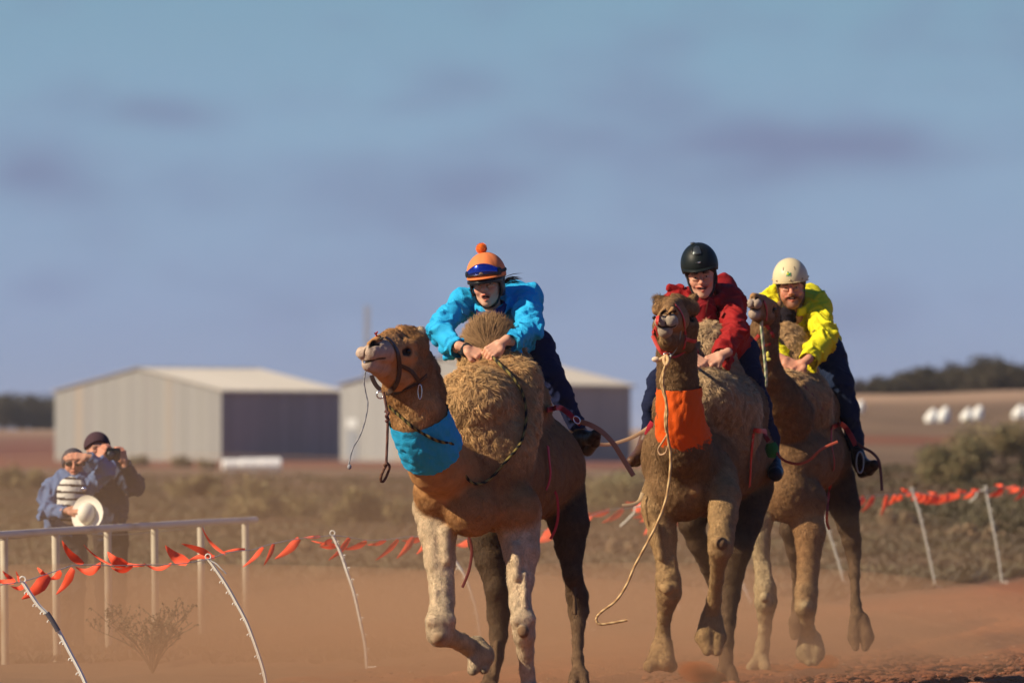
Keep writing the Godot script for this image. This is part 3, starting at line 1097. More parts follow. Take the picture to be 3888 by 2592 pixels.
func make_third_camel() -> Array:
	var cz := 62.8
	var skin := Color(0.27, 0.145, 0.063)
	var wool := Color(0.56, 0.345, 0.165)
	var low := Color(0.46, 0.34, 0.19)
	var f := Field.new()
	f.cell = 0.0135
	f.seed_no = 51
	f.rough = 0.0028
	chain(f, cz, [[3005, 1750, 0.15, 126], [3050, 1730, 0.7, 140], [3085, 1710, 1.25, 134]], skin, 0.08, 0.016)
	chain(f, cz, [[3000, 1560, 0.2, 98], [3040, 1550, 0.7, 112], [3075, 1560, 1.15, 118]], skin, 0.08, 0.03)
	chain(f, cz, [[3010, 1390, 0.55, 88], [2992, 1315, 0.6, 70], [2986, 1284, 0.6, 50]], wool, 0.07, 0.044)
	chain(f, cz, [[2992, 1490, 0.08, 80], [3060, 1510, 0.4, 82], [3075, 1600, 0.5, 80]], wool, 0.08, 0.044)
	chain(f, cz, [[2990, 1880, 0.02, 104]], skin, 0.06, 0.016)
	chain(f, cz, [[3060, 1900, 0.05, 80]], skin, 0.06, 0.016)
	chain(f, cz, [[3130, 1760, 1.2, 100]], skin, 0.08, 0.016)
	leg(f, cz, [[2905, 1880, 0.05, 62], [2882, 1973, 0.0, 50], [2884, 2053, -0.03, 38], [2896, 2155, -0.06, 28], [2906, 2235, -0.1, 38], [2909, 2285, -0.1, 39], [2907, 2330, -0.06, 28], [2905, 2383, -0.02, 22], [2897, 2450, 0.0, 23], [2890, 2495, 0.0, 29]], [[[2880, 2512, -0.03, 27], [2850, 2534, -0.1, 17]], [[2895, 2512, -0.03, 27], [2908, 2534, -0.12, 19]]], low, low)
	leg(f, cz, [[3050, 1930, 0.05, 75], [3076, 2019, 0.0, 57], [3070, 2155, -0.06, 39], [3063, 2250, -0.12, 40], [3060, 2305, -0.14, 38], [3064, 2350, -0.08, 26], [3068, 2385, 0.0, 23], [3076, 2420, 0.06, 36]], [[[3068, 2430, 0.06, 36], [3058, 2480, 0.02, 34], [3074, 2510, -0.03, 18]], [[3086, 2430, 0.06, 36], [3100, 2480, 0.02, 32], [3096, 2508, -0.03, 18]]], skin * 1.2, low * 0.8)
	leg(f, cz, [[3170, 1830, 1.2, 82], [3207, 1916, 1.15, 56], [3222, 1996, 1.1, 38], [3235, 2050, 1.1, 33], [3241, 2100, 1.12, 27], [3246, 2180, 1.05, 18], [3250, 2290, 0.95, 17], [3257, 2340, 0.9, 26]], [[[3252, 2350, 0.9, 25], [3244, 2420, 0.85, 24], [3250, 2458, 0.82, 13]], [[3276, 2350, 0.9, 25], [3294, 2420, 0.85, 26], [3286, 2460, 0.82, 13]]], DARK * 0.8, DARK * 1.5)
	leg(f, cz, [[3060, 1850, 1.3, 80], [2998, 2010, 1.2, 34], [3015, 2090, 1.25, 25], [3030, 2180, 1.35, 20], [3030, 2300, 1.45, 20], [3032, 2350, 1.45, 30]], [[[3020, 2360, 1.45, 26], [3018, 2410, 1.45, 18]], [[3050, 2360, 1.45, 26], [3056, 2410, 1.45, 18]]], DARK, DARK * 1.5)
	chain(f, cz, [[2914, 2140, -0.1, 8], [2926, 2230, -0.14, 9]], low, 0.012, 0.014)
	chain(f, cz, [[2904, 2268, -0.18, 18]], low * 0.75, 0.012)
	chain(f, cz, [[3058, 2300, -0.2, 18]], low, 0.012, 0.014)
	chain(f, cz, [[2990, 1580, 0.0, 100], [2962, 1505, -0.2, 72], [2916, 1420, -0.35, 52], [2900, 1330, -0.42, 48], [2903, 1260, -0.45, 48], [2915, 1190, -0.45, 46]], skin * 0.85, 0.05, 0.024)
	var h := Field.new()
	h.cell = 0.0055
	h.seed_no = 52
	h.rough = 0.002
	var fur := skin
	var lip := Color(0.40, 0.31, 0.24)
	chain(h, cz, [[2922, 1178, -0.5, 38]], fur, 0.03, 0.018)
	chain(h, cz, [[2936, 1158, -0.58, 16], [2908, 1146, -0.66, 16]], fur * 1.2, 0.02, 0.012)
	chain(h, cz, [[2905, 1168, -0.62, 35], [2868, 1152, -0.86, 28]], fur * 1.1, 0.03)
	chain(h, cz, [[2898, 1138, -0.7, 20], [2862, 1126, -0.9, 15]], fur * 1.3, 0.025)
	chain(h, cz, [[2910, 1204, -0.6, 34], [2868, 1192, -0.86, 23]], fur, 0.03, 0.012)
	chain(h, cz, [[2851, 1153, -0.92, 18]], lip, 0.012)
	chain(h, cz, [[2874, 1152, -0.92, 20]], lip, 0.007)
	chain(h, cz, [[2864, 1192, -0.88, 22]], lip, 0.014)
	chain(h, cz, [[2955, 1166, -0.4, 12], [2962, 1150, -0.38, 9]], fur, 0.012, 0.014)
	mark(h, cz, [[2836, 1171, 3], [2848, 1174, 3.5], [2862, 1171, 3.5], [2876, 1175, 3.5], [2890, 1170, 3]], HOLE * 2.0, 0.004)
	mark(h, cz, [[2850, 1134, 3], [2856, 1130, 3.5]], HOLE, 0.004)
	mark(h, cz, [[2869, 1134, 4], [2880, 1130, 4]], HOLE, 0.004)
	mark(h, cz, [[2862, 1142, 2.5], [2862, 1166, 3]], lip * 0.5, 0.004)
	mark(h, cz, [[2940, 1176, 11]], HOLE * 2.5, 0.01)
	return [f, h]


func finish_camel(c: Node3D, fields: Array, cz: float, eyes: Array) -> void:
	put("body", mesh_of([fields[0].out, fields[1].out]), coat("hide", 0.85, 0.28, 9.0), c)
	var rows := PackedFloat32Array(fields[0].hair)
	rows.append_array(fields[1].hair)
	scatter("fur", rows, blade_mesh(0.028, 0.18, 3), coat("hair", 0.7), c)
	for e in eyes:
		var h := hit([fields[1]], e[0], e[1], cz - 1.3, cz)
		var r: float = e[2] / F * cz
		put("eye", mesh_of([ball(h[0] - Vector3(0, 0, r * 0.7), Vector3.ONE * r)]), paint(0.012, 0.008, 0.006, 0.08), c)


# a strap, rope or rein laid over a body: [x, y] pixels are carried onto the surface, [x, y, depth] hang free
func lay(fields: Array, cz: float, px: Array, lift: float) -> Array:
	var pts := []
	var ups := []
	for q in px:
		if q.size() > 2:
			pts.append(at(q[0], q[1], cz + q[2]))
			ups.append(Vector3(0, 0, 1))
		else:
			var h := hit(fields, q[0], q[1], cz - 1.4, cz + 2.2)
			pts.append(h[0] + h[1] * lift)
			ups.append(h[1])
	return [smooth(pts, 6), smooth(ups, 6)]


func strap(called: String, parent: Node3D, fields: Array, cz: float, px: Array, half: float, m: Material, lift := 0.006) -> void:
	var l := lay(fields, cz, px, lift)
	put(called, mesh_of([sweep(l[0], half, 0.0028, 8, l[1])]), m, parent)


func cord(called: String, parent: Node3D, fields: Array, cz: float, px: Array, half: float, m: Material, c1 := Color.WHITE, c2 := Color.WHITE) -> void:
	var l := lay(fields, cz, px, half + 0.022)
	put(called, mesh_of([sweep(l[0], half, half, 8, [], c1, c2, 4 if c1 != c2 else 0)]), m, parent)


func ring(called: String, parent: Node3D, c: Vector3, rx: float, ry: float, tube: float, m: Material, b := Basis.IDENTITY) -> void:
	var pts := []
	for i in 25:
		var a := TAU * i / 24.0
		pts.append(c + b * Vector3(cos(a) * rx, sin(a) * ry, 0))
	put(called, mesh_of([sweep(pts, tube, tube, 6)]), m, parent)


func build_racers() -> void:
	var t0 := Time.get_ticks_msec()
	var lead := make_lead_camel()
	var second := make_second_camel()
	var third := make_third_camel()
	var people := [rider_one(), rider_two(), rider_three()]
	var jobs := []
	for set in [lead, second, third]:
		for f in set:
			jobs.append(func(): f.build(); f.comb(0.14, 0.26, 0.011, 0.25); f.roots())
	for p in people:
		for f in p.fields:
			jobs.append(f.build)
	build_all(jobs)
	var c1 := thing("camel", "lead tan camel with pale legs and a pale blue neck cover", "camel", Vector3(at(1850, 2660, 56.0).x, 0, -56.0), "racing camels")
	finish_camel(c1, lead, 55.5, [[1550, 1333, 13]])
	tack_lead(c1, lead)
	var c2 := thing("camel", "brown camel with an orange neck cover and red halter, facing straight ahead", "camel", Vector3(at(2650, 2600, 59.9).x, 0, -59.9), "racing camels")
	finish_camel(c2, second, 59.3, [[2485, 1206, 8], [2630, 1208, 9]])
	tack_second(c2, second)
	var c3 := thing("camel", "hindmost camel, half hidden, its head beside the yellow jacket", "camel", Vector3(at(3020, 2550, 63.3).x, 0, -63.3), "racing camels")
	finish_camel(c3, third, 62.8, [[2940, 1174, 9]])
	tack_third(c3, third)
	dress_one(people[0])
	dress_two(people[1])
	dress_three(people[2])


func tack_lead(c: Node3D, fl: Array) -> void:
	var cz := 55.5
	var leather := paint(0.035, 0.018, 0.013, 0.45)
	var red := paint(0.45, 0.02, 0.035, 0.7)
	var tan_leather := paint(0.30, 0.14, 0.07, 0.45)
	var steel := paint(0.7, 0.7, 0.7, 0.25, 1.0)
	# crest of long hair on the hump
	var rng := RandomNumberGenerator.new()
	rng.seed = 8
	var rows := PackedFloat32Array()
	for i in 5200:
		var ang := rng.randf_range(-1.5, 1.5)
		var far := sqrt(rng.randf())
		var h := hit([fl[0]], 1858 + sin(ang) * far * 92.0, 1326 - cos(ang) * far * 98.0, cz + 0.2, cz + 1.4)
		var nn: Vector3 = h[1]
		var y := Vector3(sin(ang) + rng.randfn() * 0.14, cos(ang) + 0.25 + rng.randfn() * 0.1, 0.0)
		y = (y - nn * y.dot(nn) * 0.9).normalized() + nn * rng.randf_range(0.18, 0.4)
		y = y.normalized() * rng.randf_range(0.06, 0.125) * (1.0 - 0.3 * absf(ang) / 1.5)
		var x := y.cross(nn).normalized() * y.length()
		var g := rng.randf_range(0.5, 1.15) * lerpf(0.75, 1.0, far)
		row(rows, x, y, x.cross(y).normalized() * y.length(), h[0], Color(0.36 * g, 0.21 * g, 0.10 * g))
	scatter("crest", rows, blade_mesh(0.014, 0.22, 4), coat("hair", 0.7), c)
	# neck cover: a tube of cloth round the base of the neck
	var line := []
	for q in smooth([at(1590, 1580, cz - 0.57), at(1604, 1625, cz - 0.53), at(1620, 1668, cz - 0.47), at(1638, 1706, cz - 0.39)], 7):
		line.append([q, 0.0])
	for i in line.size():
		line[i][1] = lerpf(0.184, 0.192, float(i) / line.size())
	var cover := put("neck_cover", mesh_of([sleeve(line, 96, 0.009, 5, Color(0.02, 0.33, 0.60))]), coat("cloth", 0.72, 0.35, 7.0), c)
	tag(cover, "pale blue cloth neck cover")
	strap("nose_strap", c, fl, cz, [[1462, 1282], [1482, 1296], [1500, 1322], [1510, 1350], [1514, 1385], [1513, 1425], [1500, 1462], [1478, 1486], [1452, 1484]], 0.016, leather)
	strap("cheek_strap", c, fl, cz, [[1516, 1386], [1535, 1394], [1560, 1410], [1578, 1432], [1592, 1452]], 0.013, leather)
	strap("throat_strap", c, fl, cz, [[1618, 1424], [1600, 1440], [1575, 1458], [1541, 1474], [1500, 1490], [1468, 1492]], 0.014, leather)
	strap("jaw_strap", c, fl, cz, [[1452, 1484], [1432, 1468], [1418, 1446], [1410, 1424]], 0.014, leather)
	var k := hit(fl, 1594, 1456, cz - 1.3, cz)
	ring("snap_hook", c, k[0] + Vector3(0, -0.05, 0.02), 0.012, 0.045, 0.0035, steel)
	var b := hit(fl, 1450, 1492, cz - 1.3, cz)
	ring("halter_ring", c, b[0] + Vector3(-0.01, -0.01, 0.02), 0.022, 0.022, 0.005, steel)
	cord("nose_cord", c, fl, cz, [[1390, 1400, -1.06], [1384, 1430, -1.06], [1382, 1456, -1.06], [1390, 1500, -1.05], [1396, 1535, -1.05], [1386, 1595, -1.05], [1367, 1652, -1.06], [1338, 1705, -1.07], [1324, 1764, -1.08]], 0.0042, coat("rope", 0.9), Color(0.30, 0.30, 0.31), Color(0.16, 0.17, 0.2))
	put("cord_knot", mesh_of([ball(at(1326, 1772, cz - 1.08), Vector3(0.013, 0.016, 0.012))]), paint(0.25, 0.25, 0.27), c)
	cord("lead_rope", c, fl, cz, [[1456, 1488, -0.93], [1462, 1520, -0.93], [1471, 1580, -0.93], [1470, 1666, -0.93], [1467, 1740, -0.93], [1466, 1766, -0.93]], 0.0085, coat("rope", 0.9), Color(0.15, 0.075, 0.06), Color(0.09, 0.045, 0.04))
	cord("rope_loop", c, fl, cz, [[1466, 1755, -0.93], [1478, 1768, -0.92], [1474, 1790, -0.92], [1458, 1824, -0.92], [1446, 1826, -0.92], [1447, 1806, -0.94], [1458, 1780, -0.94], [1468, 1762, -0.95], [1456, 1768, -0.95]], 0.0085, coat("rope", 0.9), Color(0.16, 0.08, 0.05), Color(0.1, 0.05, 0.035))
	cord("rope_knot", c, fl, cz, [[1462, 1560, -0.95], [1474, 1568, -0.96], [1466, 1580, -0.96], [1474, 1592, -0.95], [1464, 1600, -0.94]], 0.010, coat("rope", 0.9), Color(0.15, 0.07, 0.06), Color(0.09, 0.045, 0.04))
	cord("rein", c, fl, cz, [[1487, 1530], [1512, 1556], [1539, 1585], [1566, 1612], [1600, 1642, -0.73], [1640, 1664, -0.72], [1680, 1678, -0.66], [1716, 1684, -0.56], [1732, 1715, -0.46], [1744, 1755, -0.36], [1764, 1802, -0.29], [1802, 1836, -0.26], [1850, 1824], [1912, 1753], [1950, 1706], [1970, 1672], [1984, 1604], [1976, 1520], [1955, 1475], [1930, 1440], [1890, 1400], [1876, 1372]], 0.0095, coat("rope", 0.8), Color(0.012, 0.012, 0.012), Color(0.20, 0.16, 0.05))
	strap("girth_strap", c, fl, cz, [[2060, 1556], [2085, 1551], [2110, 1547], [2130, 1549, 0.9], [2155, 1566, 0.85], [2182, 1590, 0.8], [2206, 1610, 0.75]], 0.017, red, 0.03)
	strap("belly_strap", c, fl, cz, [[2068, 1700], [2072, 1750], [2076, 1796], [2070, 1830], [2060, 1855]], 0.013, red, 0.025)
	strap("loose_strap", c, fl, cz, [[2076, 1830, 0.6], [2100, 1856, 0.6], [2116, 1890, 0.6], [2119, 1960, 0.6], [2108, 2010, 0.6], [2090, 2046, 0.6]], 0.008, red)
	strap("strap_end", c, fl, cz, [[1777, 2030, 0.3], [1786, 2060, 0.3], [1791, 2100, 0.3], [1782, 2160, 0.3], [1768, 2200, 0.3], [1755, 2230, 0.3]], 0.009, paint(0.16, 0.03, 0.025, 0.5))
	strap("stirrup_leather", c, fl, cz, [[2200, 1600, 0.75], [2240, 1612, 0.72], [2285, 1638, 0.7], [2328, 1682, 0.68], [2362, 1735, 0.68], [2390, 1780, 0.68], [2406, 1806, 0.68]], 0.016, tan_leather)
	ring("buckle", c, at(2190, 1594, cz + 0.74), 0.018, 0.026, 0.004, steel, Basis(Vector3(0, 0, 1), 0.7))
	for i in 3:
		cord("nose_tuft", c, fl, cz, [[1436 + i * 3, 1288, -1.1], [1432 - i * 2, 1276, -1.12], [1425 + i * 6 - 4, 1264 - i * 3, -1.13]], 0.004, paint(0.55, 0.05, 0.03))
	cord("nose_peg", c, fl, cz, [[1440, 1290, -1.12], [1450, 1284, -1.12], [1456, 1281, -1.12]], 0.007, paint(0.02, 0.02, 0.02))


func tack_second(c: Node3D, fl: Array) -> void:
	var cz := 59.3
	var red := paint(0.50, 0.03, 0.02, 0.6)
	var steel := paint(0.7, 0.7, 0.7, 0.25, 1.0)
	var line := []
	for q in smooth([at(2578, 1470, cz - 0.44), at(2581, 1560, cz - 0.41), at(2588, 1630, cz - 0.33), at(2600, 1672, cz - 0.25)], 7):
		line.append([q, 0.0])
	for i in line.size():
		line[i][1] = lerpf(0.142, 0.18, float(i) / line.size())
	tag(put("neck_cover", mesh_of([sleeve(line, 96, 0.009, 6, Color(0.72, 0.10, 0.01))]), coat("cloth", 0.72, 0.35, 7.0), c), "orange cloth neck cover")
	strap("nose_strap", c, fl, cz, [[2562, 1158], [2578, 1176], [2590, 1200], [2597, 1226], [2600, 1262], [2599, 1300], [2594, 1322]], 0.013, red)
	strap("cheek_strap", c, fl, cz, [[2600, 1288], [2616, 1290], [2632, 1294], [2642, 1292]], 0.013, red)
	strap("nose_strap", c, fl, cz, [[2500, 1202], [2496, 1228], [2490, 1250], [2482, 1262], [2479, 1274]], 0.013, red)
	strap("cheek_strap", c, fl, cz, [[2494, 1240, -0.86], [2500, 1280, -0.84], [2508, 1310, -0.8], [2516, 1334, -0.74]], 0.009, red)
	strap("jaw_strap", c, fl, cz, [[2478, 1274, -0.68], [2490, 1300, -0.7], [2505, 1328, -0.72], [2520, 1342, -0.72], [2544, 1334, -0.72], [2566, 1318, -0.70], [2584, 1296, -0.68]], 0.012, red)
	strap("throat_strap", c, fl, cz, [[2538, 1352, -0.68], [2566, 1354, -0.64], [2596, 1338, -0.62], [2624, 1316, -0.6], [2642, 1296, -0.58]], 0.007, red)
	ring("halter_slide", c, at(2597, 1231, cz - 0.74), 0.012, 0.030, 0.0035, steel, Basis(Vector3(0, 0, 1), 0.15))
	ring("halter_ring", c, at(2534, 1346, cz - 0.76), 0.022, 0.012, 0.005, steel)
	var r1 := Color(0.60, 0.42, 0.21)
	var r2 := Color(0.38, 0.22, 0.10)
	cord("rope_knot", c, fl, cz, [[2528, 1350, -0.78], [2522, 1366, -0.79], [2530, 1384, -0.8], [2538, 1368, -0.8], [2530, 1352, -0.78], [2516, 1360, -0.78], [2500, 1366, -0.78], [2488, 1360, -0.78]], 0.013, coat("rope", 0.9), Color(0.62, 0.40, 0.22), r1)
	put("rope_end", mesh_of([ball(at(2490, 1364, cz - 0.78), Vector3(0.026, 0.018, 0.018))]), paint(0.7, 0.52, 0.38), c)
	cord("rein_cord", c, fl, cz, [[2588, 1235, -0.8], [2584, 1270, -0.8], [2576, 1305, -0.79], [2562, 1335, -0.78], [2548, 1352, -0.77], [2540, 1376, -0.76]], 0.004, paint(0.35, 0.36, 0.30))
	cord("lead_rope", c, fl, cz, [[2528, 1380, -0.78], [2520, 1420, -0.76], [2518, 1460, -0.74], [2528, 1510, -0.72], [2534, 1560, -0.70], [2532, 1600, -0.68], [2536, 1660, -0.64], [2546, 1720, -0.6], [2544, 1800, -0.6], [2528, 1900, -0.6], [2494, 1990, -0.6], [2450, 2075, -0.6], [2410, 2150, -0.6], [2380, 2220, -0.6], [2340, 2280, -0.6], [2290, 2318, -0.6], [2268, 2340, -0.6], [2266, 2358, -0.6], [2282, 2370, -0.6], [2330, 2364, -0.6], [2382, 2354, -0.6]], 0.0088, coat("rope", 0.9), r1, r2)
	cord("lead_rope", c, fl, cz, [[2530, 1385, -0.76], [2510, 1440, -0.74], [2516, 1480, -0.72], [2530, 1530, -0.70], [2526, 1590, -0.68], [2530, 1640, -0.66]], 0.0085, coat("rope", 0.9), r1, r2)
	cord("rope_loop", c, fl, cz, [[2534, 1650, -0.62], [2515, 1680, -0.55], [2500, 1705, -0.5], [2508, 1726, -0.5], [2528, 1718, -0.52], [2538, 1690, -0.58], [2542, 1670, -0.6]], 0.006, paint(0.5, 0.32, 0.18))
	strap("girth_strap", c, fl, cz, [[2850, 1626], [2872, 1632], [2893, 1640], [2908, 1655, 0.9], [2920, 1675, 0.85]], 0.016, red, 0.03)
	strap("belly_strap", c, fl, cz, [[2852, 1640], [2846, 1700], [2840, 1750], [2838, 1800], [2836, 1840]], 0.010, red, 0.025)
	strap("stirrup_leather", c, fl, cz, [[2475, 1606, 0.3], [2462, 1622, 0.3], [2440, 1638, 0.3], [2410, 1656, 0.28], [2370, 1672, 0.26], [2330, 1684, 0.24], [2295, 1688, 0.22], [2265, 1684, 0.2]], 0.012, paint(0.62, 0.42, 0.25, 0.5))
	strap("girth_strap", c, fl, cz, [[2478, 1602, 0.25], [2466, 1622, 0.25], [2456, 1650, 0.27]], 0.017, paint(0.55, 0.02, 0.05, 0.6))
	strap("loose_strap", c, fl, cz, [[2945, 1712, 0.6], [2968, 1740, 0.55], [3000, 1756, 0.5], [3040, 1760, 0.45], [3080, 1742, 0.42], [3110, 1712, 0.4], [3140, 1694, 0.4], [3182, 1676, 0.4]], 0.009, paint(0.42, 0.08, 0.04, 0.5))
	strap("strap_end", c, fl, cz, [[2440, 1870, -0.06], [2428, 1900, -0.08], [2405, 1915, -0.1], [2362, 1920, -0.12]], 0.012, paint(0.62, 0.45, 0.25, 0.5))
	tag(put("green_rag", mesh_of([sleeve([[at(2926, 1682, cz + 0.62), 0.03], [at(2930, 1700, cz + 0.62), 0.042], [at(2932, 1722, cz + 0.62), 0.04], [at(2930, 1738, cz + 0.62), 0.02]], 24, 0.008, 9, Color(0.02, 0.14, 0.03))]), coat("cloth", 0.72, 0.35, 7.0), c), "green rag tied at the stirrup")


func tack_third(c: Node3D, fl: Array) -> void:
	var cz := 62.8
	var red := paint(0.42, 0.02, 0.015, 0.6)
	var steel := paint(0.75, 0.72, 0.65, 0.25, 1.0)
	strap("nose_strap", c, fl, cz, [[2898, 1142], [2906, 1160], [2910, 1185], [2908, 1215]], 0.011, red)
	strap("cheek_strap", c, fl, cz, [[2908, 1230], [2920, 1248], [2932, 1268], [2940, 1290, -0.5]], 0.012, red)
	strap("jaw_strap", c, fl, cz, [[2884, 1270], [2874, 1284], [2862, 1296]], 0.012, red)
	strap("throat_strap", c, fl, cz, [[2866, 1328], [2884, 1324], [2904, 1312], [2926, 1304]], 0.009, red)
	ring("halter_ring", c, at(2856, 1310, cz - 0.56), 0.018, 0.036, 0.008, paint(0.75, 0.6, 0.45, 0.5))
	cord("lead_rope", c, fl, cz, [[2893, 1180, -0.80], [2892, 1235, -0.78], [2897, 1290, -0.76], [2904, 1350, -0.72], [2908, 1400, -0.7], [2910, 1440, -0.68], [2908, 1468, -0.66]], 0.0115, coat("rope", 0.9), Color(0.55, 0.52, 0.36), Color(0.22, 0.30, 0.18))
	strap("girth_strap", c, fl, cz, [[3146, 1620], [3170, 1612], [3192, 1608], [3210, 1622, 0.9], [3230, 1650, 0.85], [3250, 1690, 0.8]], 0.018, red, 0.03)
	strap("belly_strap", c, fl, cz, [[3146, 1625], [3146, 1690], [3156, 1760], [3152, 1850], [3142, 1930], [3140, 1980], [3150, 2010]], 0.010, red, 0.025)
	strap("shoulder_strap", c, fl, cz, [[3025, 1434], [3045, 1460], [3075, 1490], [3105, 1525], [3125, 1560]], 0.010, paint(0.12, 0.02, 0.015, 0.6))
	strap("stirrup_leather", c, fl, cz, [[3255, 1680, 0.75], [3280, 1700, 0.72], [3310, 1716, 0.7], [3336, 1745, 0.68], [3345, 1790, 0.68], [3350, 1862, 0.68]], 0.010, paint(0.10, 0.03, 0.025, 0.5))
	ring("stirrup", c, at(3266, 1755, cz + 0.72), 0.03, 0.075, 0.007, paint(0.2, 0.22, 0.23, 0.35, 1.0), Basis(Vector3.UP, 0.5))
	put("flower_tag", mesh_of([ball(at(2916, 1346, cz - 0.6), Vector3(0.012, 0.022, 0.006)), ball(at(2918, 1364, cz - 0.6), Vector3(0.02, 0.012, 0.006))]), paint(0.7, 0.62, 0.1), c)


const SKIN := Color(0.58, 0.335, 0.235)


func px(q: Array, cz: float) -> Vector3:
	return at(q[0], q[1], cz + q[2])


func head_frame(x: float, y: float, z: float, turn: Vector3, s: float) -> Transform3D:
	return Transform3D(Basis.from_euler(turn).scaled(Vector3.ONE * s), at(x, y, z))


func hb(f: Field, t: Transform3D, a: Vector3, b: Vector3, ra: float, rb: float, col: Color, k := 0.015, mode := 0, ax := Vector3.ZERO, q := 1.0) -> void:
	var s := t.basis.x.length()
	f.bone(t * a, t * b, ra * s, rb * s, col, k * s, 0.0, 0.0, mode, (t.basis * ax).normalized() if ax != Vector3.ZERO else ax, q)


# skull, jaw, brow, nose, lips, ears; the face looks along z of the frame
func head(f: Field, t: Transform3D, skin: Color, mouth: float, grin: float, beard: Color, hair: Color) -> void:
	var lips := skin * Color(0.92, 0.52, 0.5)
	var flush := skin * Color(1.05, 0.84, 0.8)
	hb(f, t, Vector3(0, 0.038, -0.016), Vector3(0, 0.03, -0.03), 0.082, 0.08, skin, 0.02)
	hb(f, t, Vector3(0, 0.0, 0.012), Vector3(0, -0.05, 0.018), 0.066, 0.05, skin, 0.03)
	for s in [-1.0, 1.0]:
		hb(f, t, Vector3(s * 0.05, -0.055, 0.0), Vector3(s * 0.014, -0.098, 0.056), 0.022, 0.018, skin, 0.03)
		hb(f, t, Vector3(s * 0.04, -0.028, 0.05), Vector3(s * 0.036, -0.034, 0.052), 0.024, 0.024, flush, 0.02)
		hb(f, t, Vector3(s * 0.074, -0.005, -0.012), Vector3(s * 0.076, 0.014, -0.018), 0.018, 0.022, skin, 0.01, 0, Vector3.RIGHT, 0.45)
	hb(f, t, Vector3(-0.036, 0.024, 0.068), Vector3(0.036, 0.024, 0.068), 0.012, 0.012, skin, 0.02)
	hb(f, t, Vector3(0, -0.098, 0.062), Vector3(0, -0.096, 0.062), 0.017, 0.017, skin, 0.02)
	hb(f, t, Vector3(0, -0.062, 0.06), Vector3(0, -0.05, 0.062), 0.026, 0.022, skin, 0.02)
	for s in [-1.0, 1.0]:
		hb(f, t, Vector3(s * 0.033, 0.006, 0.094), Vector3(s * 0.03, 0.006, 0.094), 0.0145, 0.0145, skin * 0.7, 0.012, 1)
		hb(f, t, Vector3(s * 0.046, 0.0135, 0.074), Vector3(s * 0.02, 0.0145, 0.080), 0.0062, 0.0062, skin * 0.85, 0.004)
		hb(f, t, Vector3(s * 0.046, 0.024, 0.074), Vector3(s * 0.018, 0.027, 0.086), 0.0045, 0.0045, hair, 0.004)
		hb(f, t, Vector3(s * 0.044, -0.006, 0.07), Vector3(s * 0.02, -0.009, 0.078), 0.006, 0.006, skin * 0.9, 0.008)
	hb(f, t, Vector3(0, 0.018, 0.08), Vector3(0, -0.024, 0.103), 0.0085, 0.0125, flush, 0.012)
	for s in [-1.0, 1.0]:
		hb(f, t, Vector3(s * 0.012, -0.028, 0.092), Vector3(s * 0.013, -0.028, 0.09), 0.0085, 0.0085, flush, 0.006)
		# the fold from the nose to the corner of the mouth
		hb(f, t, Vector3(s * 0.021, -0.03, 0.09), Vector3(s * (0.034 + 0.008 * grin), -0.062, 0.078), 0.003, 0.003, skin * 0.6, 0.005, 1)
	if beard.a > 0.5:
		hb(f, t, Vector3(0, -0.098, 0.062), Vector3(0, -0.102, 0.055), 0.022, 0.022, beard, 0.02)
		for s in [-1.0, 1.0]:
			hb(f, t, Vector3(0, -0.043, 0.088), Vector3(s * 0.034, -0.056, 0.074), 0.0095, 0.007, beard * 0.8, 0.008)
			hb(f, t, Vector3(s * 0.04, -0.07, 0.058), Vector3(s * 0.02, -0.1, 0.062), 0.014, 0.016, beard, 0.015)
			hb(f, t, Vector3(s * 0.058, -0.045, 0.02), Vector3(s * 0.04, -0.075, 0.05), 0.014, 0.014, beard, 0.02)
	var half := 0.022 + 0.015 * grin
	var rise := 0.01 * grin
	for s in [-1.0, 1.0]:
		hb(f, t, Vector3(0, -0.053, 0.088), Vector3(s * half, -0.058 + rise, 0.076), 0.0065, 0.0045, lips, 0.004)
		hb(f, t, Vector3(0, -0.068 - 0.016 * mouth, 0.084), Vector3(s * half * 0.9, -0.062 + rise - 0.004 * mouth, 0.074), 0.0075, 0.005, lips, 0.004)
	hb(f, t, Vector3(-half * 0.75, -0.061 - 0.008 * mouth + rise * 0.5, 0.088), Vector3(half * 0.75, -0.061 - 0.008 * mouth + rise * 0.5, 0.088), 0.0035 + 0.0065 * mouth + 0.0022 * grin, 0.0035 + 0.0065 * mouth + 0.0022 * grin, Color(0.06, 0.015, 0.012), 0.003, 1)
	hb(f, t, Vector3(0, -0.07, -0.012), Vector3(0, -0.18, -0.045), 0.05, 0.056, skin, 0.03)


func face_parts(p: Node3D, t: Transform3D, mouth: float, grin: float) -> void:
	var s := t.basis.x.length()
	for k in [-1.0, 1.0]:
		put("eye", mesh_of([ball(t * Vector3(k * 0.032, 0.004, 0.0665), Vector3.ONE * 0.0112 * s)]), paint(0.42, 0.38, 0.35, 0.2), p)
		put("pupil", mesh_of([ball(t * Vector3(k * 0.0315, 0.003, 0.0738), Vector3.ONE * 0.0055 * s)]), paint(0.02, 0.014, 0.01, 0.1), p)
	var half := 0.013 + 0.011 * grin
	var pts := []
	var ups := []
	for i in 9:
		var u := (i - 4) / 4.0
		pts.append(t * Vector3(u * half, -0.0565 + 0.007 * grin * u * u - 0.002 * mouth, 0.080 - 0.008 * u * u))
		ups.append(t.basis.z)
	put("teeth", mesh_of([sweep(pts, 0.0042 * s, 0.002 * s, 8, ups)]), paint(0.66, 0.58, 0.46, 0.35), p)


